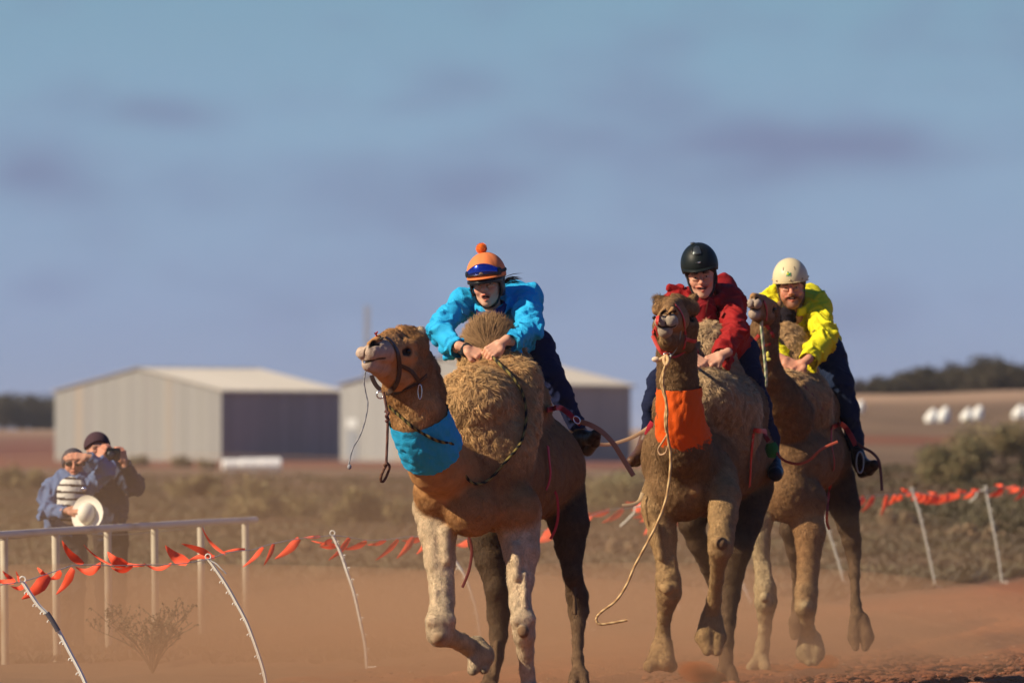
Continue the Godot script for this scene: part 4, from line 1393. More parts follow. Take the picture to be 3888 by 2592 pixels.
# a closing hand: palm, four bent fingers of different lengths, thumb from the side of the palm
func hand(f: Field, w: Vector3, dir: Vector3, back: Vector3, thumb: float, s: float, skin: Color, curl := 1.0) -> void:
	dir = dir.normalized()
	back = (back - dir * back.dot(dir)).normalized()
	var side := dir.cross(back).normalized()
	var k := 0.006 * s
	f.bone(w - dir * 0.04 * s, w + dir * 0.01 * s, 0.026 * s, 0.026 * s, skin, 0.02 * s)
	for i in 4:
		var o := (i - 1.5) * 0.0205 * s
		var root := w + dir * (0.088 - 0.004 * absf(i - 1.3)) * s + side * o
		f.bone(w + dir * 0.015 * s + side * o * 0.7, root, 0.0145 * s, 0.0115 * s, skin, 0.012 * s)
		var l: float = [0.042, 0.046, 0.043, 0.034][i] * s
		var a := root
		var ang := 0.0
		for j in 3:
			ang += [0.95, 1.15, 0.8][j] * curl
			var d := dir * cos(ang) - back * sin(ang)
			var b: Vector3 = a + d * l * [1.0, 0.66, 0.5][j]
			var r: float = [0.0098, 0.0088, 0.008][j] * s
			f.bone(a, b, r * 1.06, r, skin * Color(1.03, 0.93, 0.9) if j == 0 else skin, k if j else 0.008 * s)
			a = b
	var t0 := w + dir * 0.025 * s + side * thumb * 0.03 * s
	var t1 := t0 + (dir * 0.75 + side * thumb * 0.45 - back * 0.5).normalized() * 0.04 * s
	var t2 := t1 + (dir * 0.8 - side * thumb * 0.35 - back * 0.5).normalized() * 0.032 * s
	var t3 := t2 + (dir * 0.6 - side * thumb * 0.75 - back * 0.3).normalized() * 0.024 * s
	f.bone(t0, t1, 0.0155 * s, 0.0115 * s, skin, 0.014 * s)
	f.bone(t1, t2, 0.0112 * s, 0.0098 * s, skin, k)
	f.bone(t2, t3, 0.0098 * s, 0.0078 * s, skin, k)


# the clothed rider: q holds joints in pixels; returns fields jacket, trousers, core, head, two hands
func rider(q: Dictionary) -> Dictionary:
	var cz: float = q.cz
	var jc: Color = q.jacket
	var tc: Color = q.trousers
	var j := Field.new()
	j.cell = 0.009
	j.seed_no = q.seed
	chain(j, cz, [q.pelvis, q.mid, q.chest], jc, 0.06, 0.0, 0.011, 0, Vector3(0, 0.35, 1).normalized(), 0.8)
	chain(j, cz, [q.back], jc, 0.13, 0.0, 0.009)
	for arm in [q.arm_l, q.arm_r]:
		chain(j, cz, [[lerpf(q.chest[0], arm[0][0], 0.45), lerpf(q.chest[1], arm[0][1], 0.45) - 20, lerpf(q.chest[2], arm[0][2], 0.45), 58], arm[0]], jc, 0.10, 0.0, 0.010)
		chain(j, cz, [arm[0], arm[1]], jc, 0.035, 0.0, 0.015)
		chain(j, cz, [arm[1], arm[2]], jc, 0.03, 0.0, 0.015)
		# the cuff, wider than the wrist, and open
		var a := px(arm[1], cz)
		var b := px(arm[2], cz)
		var d := (b - a).normalized()
		var r: float = arm[2][3] / F * cz
		j.bone(b + d * 0.016, b + d * 0.028, r * 1.02, r * 1.05, jc, 0.012, 0.0, 0.010)
		j.bone(b + d * 0.075, b + d * 0.15, r * 0.98, r * 0.98, jc * 0.35, 0.004, 0.0, 0.0, 1)
	for e in q.extra:
		chain(j, cz, e, jc, 0.02, 0.0, 0.009)
	# collar: a stand-up ring round the neck
	var nk := px(q.neck, cz)
	var up: Vector3 = q.neck_up
	var x := up.cross(Vector3(0, 0, 1)).normalized()
	var z := x.cross(up)
	var cr: float = q.neck[3] / F * cz
	for i in 14:
		var a0 := TAU * (i + 0.6) / 15.2 + 0.0
		var a1 := TAU * (i + 1.6) / 15.2 + 0.0
		var p0 := nk + (x * sin(a0) - z * cos(a0) * -1.0) * cr
		var p1 := nk + (x * sin(a1) - z * cos(a1) * -1.0) * cr
		j.bone(p0 + up * 0.01, p1 + up * 0.01, 0.02, 0.02, jc, 0.02, 0.0, 0.005)
		j.bone(p0 + up * 0.045, p1 + up * 0.045, 0.013, 0.013, jc, 0.02, 0.0, 0.005)
	j.bone(nk + up * 0.012, nk + up * 0.16, cr * 0.66, cr * 0.92, jc * 0.3, 0.01, 0.0, 0.0, 1)
	var t := Field.new()
	t.cell = 0.0105
	t.seed_no = q.seed + 1
	var pel: Array = q.pelvis.duplicate()
	pel[3] *= 0.93
	chain(t, cz, [pel], tc, 0.05, 0.0, 0.005)
	for l in q.legs:
		for i in l.size() - 1:
			chain(t, cz, [l[i], l[i + 1]], tc, 0.04, 0.0, 0.006)
	var core := Field.new()
	core.cell = 0.014
	core.seed_no = q.seed + 2
	for line in [[q.pelvis, q.mid, q.chest], q.arm_l, q.arm_r] + q.legs:
		for i in line.size() - 1:
			chain(core, cz, [[line[i][0], line[i][1], line[i][2], line[i][3] * 0.62], [line[i + 1][0], line[i + 1][1], line[i + 1][2], line[i + 1][3] * 0.62]], q.skin, 0.03)
	for i in 2:
		# wrist, joining the arm to the hand
		var arm: Array = [q.arm_l, q.arm_r][i]
		var hd: Array = [q.hand_l, q.hand_r][i]
		core.bone(px(arm[2], cz), px(hd[0], cz), 0.031, 0.027, q.skin, 0.02)
	var ht := head_frame(q.head[0], q.head[1], cz + q.head[2], q.turn, q.size)
	core.bone(px(q.chest, cz), ht * Vector3(0, -0.16, -0.04), 0.07, 0.06, q.skin, 0.03)
	var hf := Field.new()
	hf.cell = 0.0036
	hf.seed_no = q.seed + 3
	head(hf, ht, q.skin, q.mouth, q.grin, q.beard, q.hair)
	var hands := Field.new()
	hands.cell = 0.0036
	hands.seed_no = q.seed + 4
	for i in 2:
		var hd: Array = [q.hand_l, q.hand_r][i]
		hand(hands, px(hd[0], cz), hd[1], hd[2], [1.0, -1.0][i], q.size * 0.98, q.skin * Color(1.0, 0.92, 0.88), hd[3])
	return {"fields": [j, t, core, hf, hands], "q": q, "head": ht}


func rider_one() -> Dictionary:
	return rider({"cz": 56.0, "seed": 101, "size": 1.18, "jacket": Color(0.025, 0.40, 0.74), "trousers": Color(0.008, 0.013, 0.05), "skin": SKIN * 1.08, "hair": Color(0.06, 0.035, 0.02), "beard": Color(0, 0, 0, 0), "mouth": 1.0, "grin": 0.0,
		"head": [1850, 1076, 0.55], "turn": Vector3(0.08, -0.2, 0.1), "neck": [1870, 1166, 0.66, 66], "neck_up": Vector3(-0.15, 0.85, 0.5).normalized(),
		"pelvis": [1985, 1330, 1.2, 88], "mid": [1935, 1250, 1.0, 95], "chest": [1890, 1190, 0.82, 98], "back": [1955, 1128, 0.95, 70],
		"arm_l": [[1752, 1142, 0.68, 47], [1668, 1258, 0.28, 43], [1732, 1316, 0.06, 39]], "arm_r": [[1995, 1136, 0.8, 56], [2012, 1250, 0.26, 48], [1946, 1294, -0.02, 36]],
		"extra": [[[1690, 1362, 0.2, 9], [1712, 1342, 0.2, 22]], [[1972, 1338, 0.0, 13], [1950, 1310, 0.02, 20], [1925, 1285, 0.02, 16]]],
		"hand_l": [[1768, 1322, -0.04, 30], Vector3(0.86, -0.32, 0.25), Vector3(-0.1, 0.75, 0.65), 1.0], "hand_r": [[1904, 1304, -0.08, 30], Vector3(-0.72, -0.55, 0.3), Vector3(0.15, 0.62, 0.78), 1.0],
		"legs": [[[1985, 1330, 1.2, 80], [2042, 1310, 1.12, 60], [2098, 1432, 0.98, 44], [2138, 1505, 0.98, 39], [2186, 1610, 1.02, 34]], [[1960, 1330, 1.2, 80], [1880, 1330, 1.15, 60], [1760, 1470, 1.05, 44], [1745, 1600, 1.1, 36]]]})


func rider_two() -> Dictionary:
	return rider({"cz": 59.9, "seed": 201, "size": 1.2, "jacket": Color(0.30, 0.015, 0.013), "trousers": Color(0.009, 0.014, 0.04), "skin": SKIN, "hair": Color(0.05, 0.03, 0.02), "beard": Color(0, 0, 0, 0), "mouth": 0.35, "grin": 0.8,
		"head": [2662, 1044, 0.1], "turn": Vector3(0.2, -0.02, 0.14), "neck": [2680, 1130, 0.22, 68], "neck_up": Vector3(-0.1, 0.85, 0.5).normalized(),
		"pelvis": [2795, 1335, 0.8, 78], "mid": [2738, 1255, 0.55, 88], "chest": [2680, 1180, 0.35, 92], "back": [2738, 1106, 0.46, 66],
		"arm_l": [[2568, 1150, 0.22, 48], [2560, 1280, -0.1, 43], [2612, 1346, -0.28, 34]], "arm_r": [[2774, 1140, 0.25, 56], [2796, 1262, -0.04, 46], [2750, 1336, -0.24, 36]],
		"extra": [[[2540, 1090, 0.2, 9], [2575, 1105, 0.24, 24]], [[2765, 1392, -0.24, 10], [2760, 1360, -0.24, 22]]],
		"hand_l": [[2626, 1352, -0.36, 30], Vector3(0.6, -0.45, 0.3), Vector3(-0.1, 0.75, 0.65), 0.8], "hand_r": [[2742, 1348, -0.34, 30], Vector3(-0.82, -0.4, 0.25), Vector3(0.1, 0.72, 0.7), 0.75],
		"legs": [[[2795, 1335, 0.8, 72], [2820, 1340, 0.75, 60], [2858, 1437, 0.62, 42], [2895, 1545, 0.62, 34], [2922, 1660, 0.66, 32], [2930, 1700, 0.66, 28]], [[2780, 1335, 0.8, 72], [2600, 1345, 0.7, 56], [2500, 1440, 0.4, 36], [2476, 1530, 0.34, 33], [2462, 1630, 0.34, 29]]]})


func rider_three() -> Dictionary:
	return rider({"cz": 63.4, "seed": 301, "size": 1.2, "jacket": Color(0.70, 0.62, 0.018), "trousers": Color(0.010, 0.016, 0.045), "skin": SKIN * Color(0.98, 0.84, 0.8), "hair": Color(0.12, 0.05, 0.02), "beard": Color(0.16, 0.06, 0.025), "mouth": 0.3, "grin": 1.0,
		"head": [3005, 1088, 0.1], "turn": Vector3(0.14, -0.04, 0.09), "neck": [3015, 1170, 0.2, 60], "neck_up": Vector3(-0.1, 0.85, 0.5).normalized(),
		"pelvis": [3128, 1325, 0.72, 74], "mid": [3080, 1265, 0.52, 80], "chest": [3018, 1205, 0.3, 84], "back": [3080, 1140, 0.42, 62],
		"arm_l": [[2925, 1150, 0.25, 47], [2905, 1270, 0.0, 42], [2968, 1360, -0.22, 32]], "arm_r": [[3108, 1166, 0.25, 52], [3132, 1284, -0.05, 46], [3080, 1358, -0.26, 38]],
		"extra": [[[3088, 1400, -0.26, 12], [3084, 1372, -0.26, 24]], [[3194, 1330, 0.75, 12], [3170, 1315, 0.72, 30]], [[2952, 1086, 0.2, 14], [2930, 1110, 0.24, 26]]],
		"hand_l": [[2978, 1366, -0.34, 30], Vector3(0.7, -0.4, 0.3), Vector3(-0.1, 0.75, 0.65), 0.9], "hand_r": [[3054, 1376, -0.36, 30], Vector3(-0.72, -0.6, 0.2), Vector3(-0.05, 0.6, 0.75), 0.7],
		"legs": [[[3128, 1325, 0.72, 70], [3145, 1350, 0.66, 64], [3190, 1452, 0.5, 50], [3222, 1560, 0.5, 40], [3246, 1660, 0.54, 33], [3254, 1700, 0.54, 28]], [[3110, 1325, 0.72, 70], [3010, 1350, 0.66, 56], [2950, 1450, 0.6, 44], [2940, 1600, 0.65, 38]]]})


func dress(d: Dictionary, label: String, jacket_label: String) -> Node3D:
	var q: Dictionary = d.q
	var p := thing("person", label, "person", px(q.pelvis, q.cz), "riders on the racing camels")
	var skin := coat("skin", 0.5, 0.02, 60.0)
	skin.subsurf_scatter_enabled = true
	skin.subsurf_scatter_strength = 0.12
	put("body", mesh_of([d.fields[2].out, d.fields[3].out, d.fields[4].out]), skin, p)
	tag(put("jacket", mesh_of([d.fields[0].out]), coat("cloth", 0.72, 0.35, 7.0), p), jacket_label)
	put("jeans", mesh_of([d.fields[1].out]), coat("denim", 0.9, 0.04, 60.0), p)
	face_parts(p, d.head, q.mouth, q.grin)
	return p


func boot(p: Node3D, cz: float, ankle: Array, heel: Array, ball_: Array, toe: Array, col: Color, seed_no: int) -> void:
	var f := Field.new()
	f.cell = 0.007
	f.seed_no = seed_no
	f.rough = 0.0015
	chain(f, cz, [ankle, heel], col, 0.02)
	chain(f, cz, [[(heel[0] + ankle[0]) / 2.0, (heel[1] + ankle[1]) / 2.0, (heel[2] + ankle[2]) / 2.0, ankle[3]], ball_], col, 0.03)
	chain(f, cz, [ball_, toe], col, 0.02)
	f.build()
	var b := put("boot", mesh_of([f.out]), coat("leather", 0.4, 0.04, 30.0), p)
	# the sole
	var s := Field.new()
	s.cell = 0.007
	var dn: Array = [heel[0] + (heel[0] - ankle[0]) * 0.32, heel[1] + (heel[1] - ankle[1]) * 0.32]
	chain(s, cz, [[dn[0], dn[1], heel[2], heel[3] * 0.8], [ball_[0] + (dn[0] - heel[0]) * 0.9, ball_[1] + (dn[1] - heel[1]) * 0.9, ball_[2], ball_[3] * 0.75], [toe[0] + (dn[0] - heel[0]) * 0.5, toe[1] + (dn[1] - heel[1]) * 0.5, toe[2], toe[3] * 0.7]], col * 0.5, 0.01)
	s.build()
	put("sole", mesh_of([s.out]), coat("leather", 0.4, 0.04, 30.0), b)


# a strip of a helmet's surface between two polar angles; each is [at the middle, at the ends]
func band(t: Transform3D, r: Vector3, u0: float, u1: float, top: Array, low: Array, col: Color, n := 32, rows := 6, thick := 0.004) -> Dictionary:
	var v := PackedVector3Array()
	var c := PackedColorArray()
	var tri := PackedInt32Array()
	for layer in 2:
		for i in n + 1:
			var k := float(i) / n
			var u := lerpf(u0, u1, k)
			var e := pow(absf(k * 2.0 - 1.0), 2.0)
			for j in rows + 1:
				var th := lerpf(lerpf(top[0], top[1], e), lerpf(low[0], low[1], e), float(j) / rows)
				var edge := 1.0 if j > 0 and j < rows else 0.0
				v.append(t * (Vector3(sin(th) * sin(u), cos(th), sin(th) * cos(u)) * (r + Vector3.ONE * thick * (edge if layer == 0 else -1.0))))
				c.append(col)
	var per := (n + 1) * (rows + 1)
	for layer in 2:
		for i in n:
			for j in rows:
				var k := layer * per + i * (rows + 1) + j
				if layer == 0:
					tri.append_array([k, k + rows + 1, k + 1, k + 1, k + rows + 1, k + rows + 2])
				else:
					tri.append_array([k, k + 1, k + rows + 1, k + 1, k + rows + 2, k + rows + 1])
	for i in n:
		for j in [0, rows]:
			var k: int = i * (rows + 1) + j
			tri.append_array([k, k + per, k + rows + 1, k + rows + 1, k + per, k + per + rows + 1])
	return {"v": v, "n": Field.normals(v, tri), "c": c, "t": tri}


# a flap, seam or fastening sewn on a garment
func sew(called: String, p: Node3D, f: Field, cz: float, px_: Array, half: float, m: Material, lift := 0.006) -> void:
	var pts := []
	var ups := []
	for q in px_:
		var h := hit([f], q[0], q[1], cz - 1.2, cz + 1.4)
		pts.append(h[0] + h[1] * lift)
		ups.append(h[1])
	put(called, mesh_of([sweep(smooth(pts, 4), half, 0.003, 8, smooth(ups, 4))]), m, p)


# the peak of a cap: a curved tongue from the rim outwards
func peak(t: Transform3D, r: Vector3, th: float, reach: float, drop: float, span: float, col: Color, thick := 0.006) -> Dictionary:
	var v := PackedVector3Array()
	var c := PackedColorArray()
	var tri := PackedInt32Array()
	var n := 28
	var rows := 6
	for layer in 2:
		for i in n + 1:
			var u := lerpf(-span, span, float(i) / n)
			var base := Vector3(sin(th) * sin(u), cos(th), sin(th) * cos(u)) * r
			var k := cos(u / span * PI / 2.0)
			for j in rows + 1:
				var w := float(j) / rows
				v.append(t * (base + Vector3(sin(u) * 0.35, -drop * w, cos(u)) * reach * w * pow(k, 0.6) - Vector3(0, thick * layer, 0)))
				c.append(col)
	var per := (n + 1) * (rows + 1)
	for layer in 2:
		for i in n:
			for j in rows:
				var k := layer * per + i * (rows + 1) + j
				if layer == 0:
					tri.append_array([k, k + rows + 1, k + 1, k + 1, k + rows + 1, k + rows + 2])
				else:
					tri.append_array([k, k + 1, k + rows + 1, k + 1, k + rows + 2, k + rows + 1])
	for i in n:
		var k := i * (rows + 1) + rows
		tri.append_array([k, k + rows + 1, k + per, k + rows + 1, k + per + rows + 1, k + per])
	return {"v": v, "n": Field.normals(v, tri), "c": c, "t": tri}


func lifted(t: Transform3D, y: float, z := 0.0) -> Transform3D:
	return Transform3D(t.basis, t * Vector3(0, y, z))


func wire(t: Transform3D, pts: Array, half: float, flat_: float, m: Material, p: Node3D, called: String) -> void:
	var w := []
	var ups := []
	for q in pts:
		w.append(t * q)
		ups.append((t.basis * Vector3(q.x, q.y * 0.3, q.z)).normalized())
	var s := t.basis.x.length()
	put(called, mesh_of([sweep(smooth(w, 5), half * s, flat_ * s, 8, smooth(ups, 5))]), m, p)


func dress_one(d: Dictionary) -> void:
	var p := dress(d, "person in a sky blue jacket and orange cap cover riding the lead camel", "sky blue button-up shirt")
	var t: Transform3D = d.head
	var silk := coat("silk", 0.6)
	var black := paint(0.008, 0.008, 0.01, 0.35)
	var hat := put("helmet", mesh_of([dome(lifted(t, 0.046, -0.006), Vector3(0.099, 0.112, 0.116), [1.86, 2.1, 2.3], Color.WHITE, 0.006)]), black, p)
	var ct := lifted(t, 0.05, -0.006)
	var cr := Vector3(0.105, 0.118, 0.122)
	var cover := put("cap_cover", mesh_of([dome(ct, cr, [1.66, 1.72, 1.9], Color(0.78, 0.22, 0.075), 0.003, 96, 22, 8, 0.018), peak(ct, cr, 1.64, 0.048, 0.14, 1.15, Color(0.78, 0.20, 0.06))]), silk, p)
	tag(cover, "orange cap cover with peak and bobble")
	put("peak_lining", mesh_of([peak(lifted(t, 0.04, -0.006), cr * 0.985, 1.68, 0.040, 0.2, 1.25, Color.WHITE, 0.014)]), black, hat)
	var pom := t * Vector3(-0.012, 0.188, -0.012)
	var rng := RandomNumberGenerator.new()
	rng.seed = 4
	var rows := PackedFloat32Array()
	for i in 1500:
		var n := Vector3(rng.randfn(), rng.randfn(), rng.randfn()).normalized()
		var y := n * 0.014
		var x := n.cross(Vector3(0.2, 1, 0.3)).normalized() * 0.01
		var g := rng.randf_range(0.85, 1.1)
		row(rows, x, y, x.cross(y).normalized() * 0.012, pom + n * 0.024, Color(0.85 * g, 0.17 * g, 0.015 * g))
	var bob := put("bobble", mesh_of([ball(pom, Vector3.ONE * 0.033, Basis.IDENTITY, Color(0.85, 0.17, 0.015))]), coat("wool", 0.95, 0.0, 1.0, 0.4), cover)
	scatter("bobble_wool", rows, blade_mesh(0.12, 0.2, 2), coat("wool", 0.95, 0.0, 1.0, 0.4), cover)
	var lens := StandardMaterial3D.new()
	lens.albedo_color = lin(0.02, 0.05, 0.42)
	lens.metallic = 0.85
	lens.roughness = 0.16
	lens.clearcoat_enabled = true
	lens.clearcoat = 1.0
	lens.clearcoat_roughness = 0.05
	var gr := cr + Vector3.ONE * 0.008
	var gog := put("goggles", mesh_of([band(ct, gr, -0.86, 0.9, [1.04, 1.36], [1.5, 1.55], Color.WHITE, 32, 8, 0.005)]), lens, p)
	put("goggle_frame", mesh_of([band(ct, gr + Vector3.ONE * 0.002, -0.92, 0.96, [1.5, 1.5], [1.58, 1.62], Color.WHITE, 32, 4, 0.006), band(ct, gr + Vector3.ONE * 0.001, 0.78, 1.0, [1.3, 1.3], [1.6, 1.6], Color.WHITE, 8, 4, 0.006), band(ct, gr + Vector3.ONE * 0.001, -0.98, -0.74, [1.34, 1.34], [1.6, 1.6], Color.WHITE, 8, 4, 0.006)]), black, gog)
	put("nose_bridge", mesh_of([band(ct, gr + Vector3.ONE * 0.003, -0.13, 0.13, [1.40, 1.52], [1.60, 1.60], Color.WHITE, 8, 4, 0.004)]), paint(0.10, 0.055, 0.04, 0.6), gog)
	put("goggle_strap", mesh_of([band(ct, cr + Vector3.ONE * 0.003, 0.9, TAU - 0.9, [1.34, 1.42], [1.48, 1.56], Color.WHITE, 48, 3, 0.003)]), paint(0.012, 0.012, 0.014, 0.8), gog)
	wire(t, [Vector3(-0.08, 0.01, 0.02), Vector3(-0.070, -0.05, 0.026), Vector3(-0.05, -0.1, 0.03), Vector3(-0.015, -0.122, 0.034), Vector3(0.03, -0.118, 0.034), Vector3(0.06, -0.08, 0.026), Vector3(0.074, -0.03, 0.012), Vector3(0.08, 0.01, 0.0)], 0.008, 0.003, black, p, "chin_strap")
	wire(t, [Vector3(-0.084, 0.02, 0.03), Vector3(-0.086, -0.03, 0.02), Vector3(-0.078, -0.06, 0.02)], 0.022, 0.006, black, p, "ear_pad")
	wire(t, [Vector3(0.084, 0.02, 0.03), Vector3(0.086, -0.03, 0.02), Vector3(0.08, -0.07, 0.015)], 0.024, 0.006, black, p, "ear_pad")
	var tube := []
	for i in 9:
		tube.append([t * Vector3(0.006 * i / 8.0, -0.118 - 0.075 * i / 8.0, -0.008 - 0.03 * i / 8.0), (0.076 + 0.012 * sin(i * 0.7)) * 1.12])
	tag(put("neck_gaiter", mesh_of([sleeve(tube, 64, 0.006, 3, Color(0.014, 0.016, 0.10))]), coat("knit", 0.9, 0.05, 60.0), p), "navy neck gaiter")
	var hair := PackedFloat32Array()
	for i in 26:
		var y := Vector3(0.9, 0.12 + rng.randfn() * 0.12, -0.2 + rng.randfn() * 0.2).normalized() * rng.randf_range(0.07, 0.13)
		var x := y.cross(Vector3(0, 0.3, 1)).normalized() * 0.05
		row(hair, x, y, x.cross(y).normalized() * 0.1, t * Vector3(0.085, 0.0 + rng.randfn() * 0.012, -0.05), Color(0.05, 0.03, 0.02))
	scatter("hair", hair, blade_mesh(0.05, 0.3, 4), coat("hair", 0.7), p)
	wire(Transform3D.IDENTITY, [px([1748, 1322, 0.10], 56.0), px([1772, 1328, -0.06], 56.0)], 0.045, 0.04, paint(0.006, 0.006, 0.01, 0.9), p, "shirt_cuff")
	wire(Transform3D.IDENTITY, [px([1942, 1294, 0.0], 56.0), px([1904, 1308, -0.06], 56.0)], 0.044, 0.04, paint(0.006, 0.006, 0.01, 0.9), p, "shirt_cuff")
	var blue := paint(0.018, 0.28, 0.55, 0.75)
	sew("pocket_flap", p, d.fields[0], 56.0, [[1748, 1180], [1772, 1186], [1796, 1182]], 0.02, blue, 0.010)
	boot(p, 56.0, [2192, 1632, 1.03, 32], [2222, 1690, 1.0, 30], [2250, 1664, 0.88, 26], [2264, 1648, 0.8, 20], Color(0.04, 0.022, 0.016), 7)


func dress_two(d: Dictionary) -> void:
	var p := dress(d, "person in a dark red jacket and black helmet riding the orange-bibbed camel", "dark red zip jacket")
	var t: Transform3D = d.head
	var shell := coat("helmet_black", 0.46)
	var ht := lifted(t, 0.06, -0.008)
	var r := Vector3(0.105, 0.122, 0.125)
	var black := Color(0.010, 0.012, 0.015)
	var hat := put("helmet", mesh_of([dome(ht, r, [1.62, 1.9, 2.1], black, 0.01, 64, 24), peak(ht, r * 0.995, 1.6, 0.026, 0.3, 1.2, black, 0.007)]), shell, p)
	put("vent_panel", mesh_of([band(ht, r + Vector3.ONE * 0.003, -0.30, 0.26, [0.42, 0.5], [0.95, 0.9], Color.WHITE, 16, 6, 0.004)]), paint(0.10, 0.115, 0.12, 0.35, 0.8), hat)
	put("vent_slot", mesh_of([band(ht, r + Vector3.ONE * 0.006, -0.20, 0.18, [0.90, 0.88], [0.955, 0.93], Color.WHITE, 8, 3, 0.003)]), paint(0.004, 0.004, 0.005, 0.6), hat)
	for s in [-1.0, 1.0]:
		put("vent_slot", mesh_of([band(ht, r + Vector3.ONE * 0.002, s * 0.42 - 0.03, s * 0.42 + 0.03, [0.6, 0.6], [0.85, 0.85], Color.WHITE, 4, 4, 0.003)]), paint(0.004, 0.004, 0.005, 0.6), hat)
	put("badge", mesh_of([band(ht, r + Vector3.ONE * 0.002, -0.16, 0.14, [1.26, 1.30], [1.35, 1.31], Color.WHITE, 12, 3, 0.003)]), paint(0.02, 0.022, 0.03, 0.3), hat)
	put("badge_plate", mesh_of([band(ht, r + Vector3.ONE * 0.006, -0.05, 0.10, [1.275, 1.28], [1.335, 1.33], Color.WHITE, 8, 3, 0.002)]), paint(0.85, 0.83, 0.72, 0.2, 0.9), hat)
	put("vent_knob", mesh_of([ball(ht * Vector3(-0.02, 0.123, 0.0), Vector3(0.018, 0.007, 0.018), t.basis.orthonormalized())]), paint(0.05, 0.055, 0.06, 0.3), hat)
	var webbing := paint(0.008, 0.008, 0.012, 0.7)
	wire(t, [Vector3(-0.078, 0.01, 0.02), Vector3(-0.070, -0.05, 0.026), Vector3(-0.05, -0.1, 0.036), Vector3(-0.018, -0.122, 0.044), Vector3(0.02, -0.122, 0.044), Vector3(0.05, -0.1, 0.034), Vector3(0.070, -0.05, 0.02), Vector3(0.078, 0.01, 0.01)], 0.009, 0.004, webbing, p, "chin_strap")
	wire(t, [Vector3(0.082, 0.03, 0.0), Vector3(0.084, -0.02, -0.005), Vector3(0.078, -0.06, 0.0)], 0.022, 0.006, webbing, p, "ear_pad")
	put("hair", mesh_of([dome(lifted(t, 0.02, -0.02), Vector3(0.09, 0.09, 0.095), [1.2, 1.9, 2.2], Color.WHITE, 0.004)]), paint(0.04, 0.022, 0.013, 0.8), p)
	var tee := Field.new()
	tee.cell = 0.008
	tee.seed_no = 19
	chain(tee, 59.9, [[2672, 1128, 0.16, 40], [2672, 1165, 0.12, 46], [2680, 1215, 0.14, 46]], Color(0.20, 0.010, 0.012), 0.02, 0.0, 0.006)
	tee.build()
	put("shirt", mesh_of([tee.out]), coat("denim", 0.9, 0.04, 60.0), p)
	wire(Transform3D.IDENTITY, [px([2690, 1140, 0.02], 59.9), px([2680, 1200, 0.06], 59.9), px([2690, 1250, 0.14], 59.9)], 0.005, 0.003, paint(0.12, 0.01, 0.01, 0.5), p, "zip")
	var deep := paint(0.28, 0.014, 0.012, 0.7)
	sew("pocket_flap", p, d.fields[0], 59.9, [[2700, 1196], [2724, 1190], [2750, 1196]], 0.02, deep, 0.010)
	boot(p, 59.9, [2930, 1712, 0.64, 28], [2936, 1764, 0.64, 28], [2944, 1790, 0.5, 30], [2946, 1800, 0.42, 27], Color(0.008, 0.009, 0.02), 17)
	boot(p, 59.9, [2458, 1650, 0.34, 26], [2446, 1712, 0.34, 25], [2420, 1736, 0.22, 24], [2398, 1750, 0.12, 20], Color(0.10, 0.05, 0.03), 18)


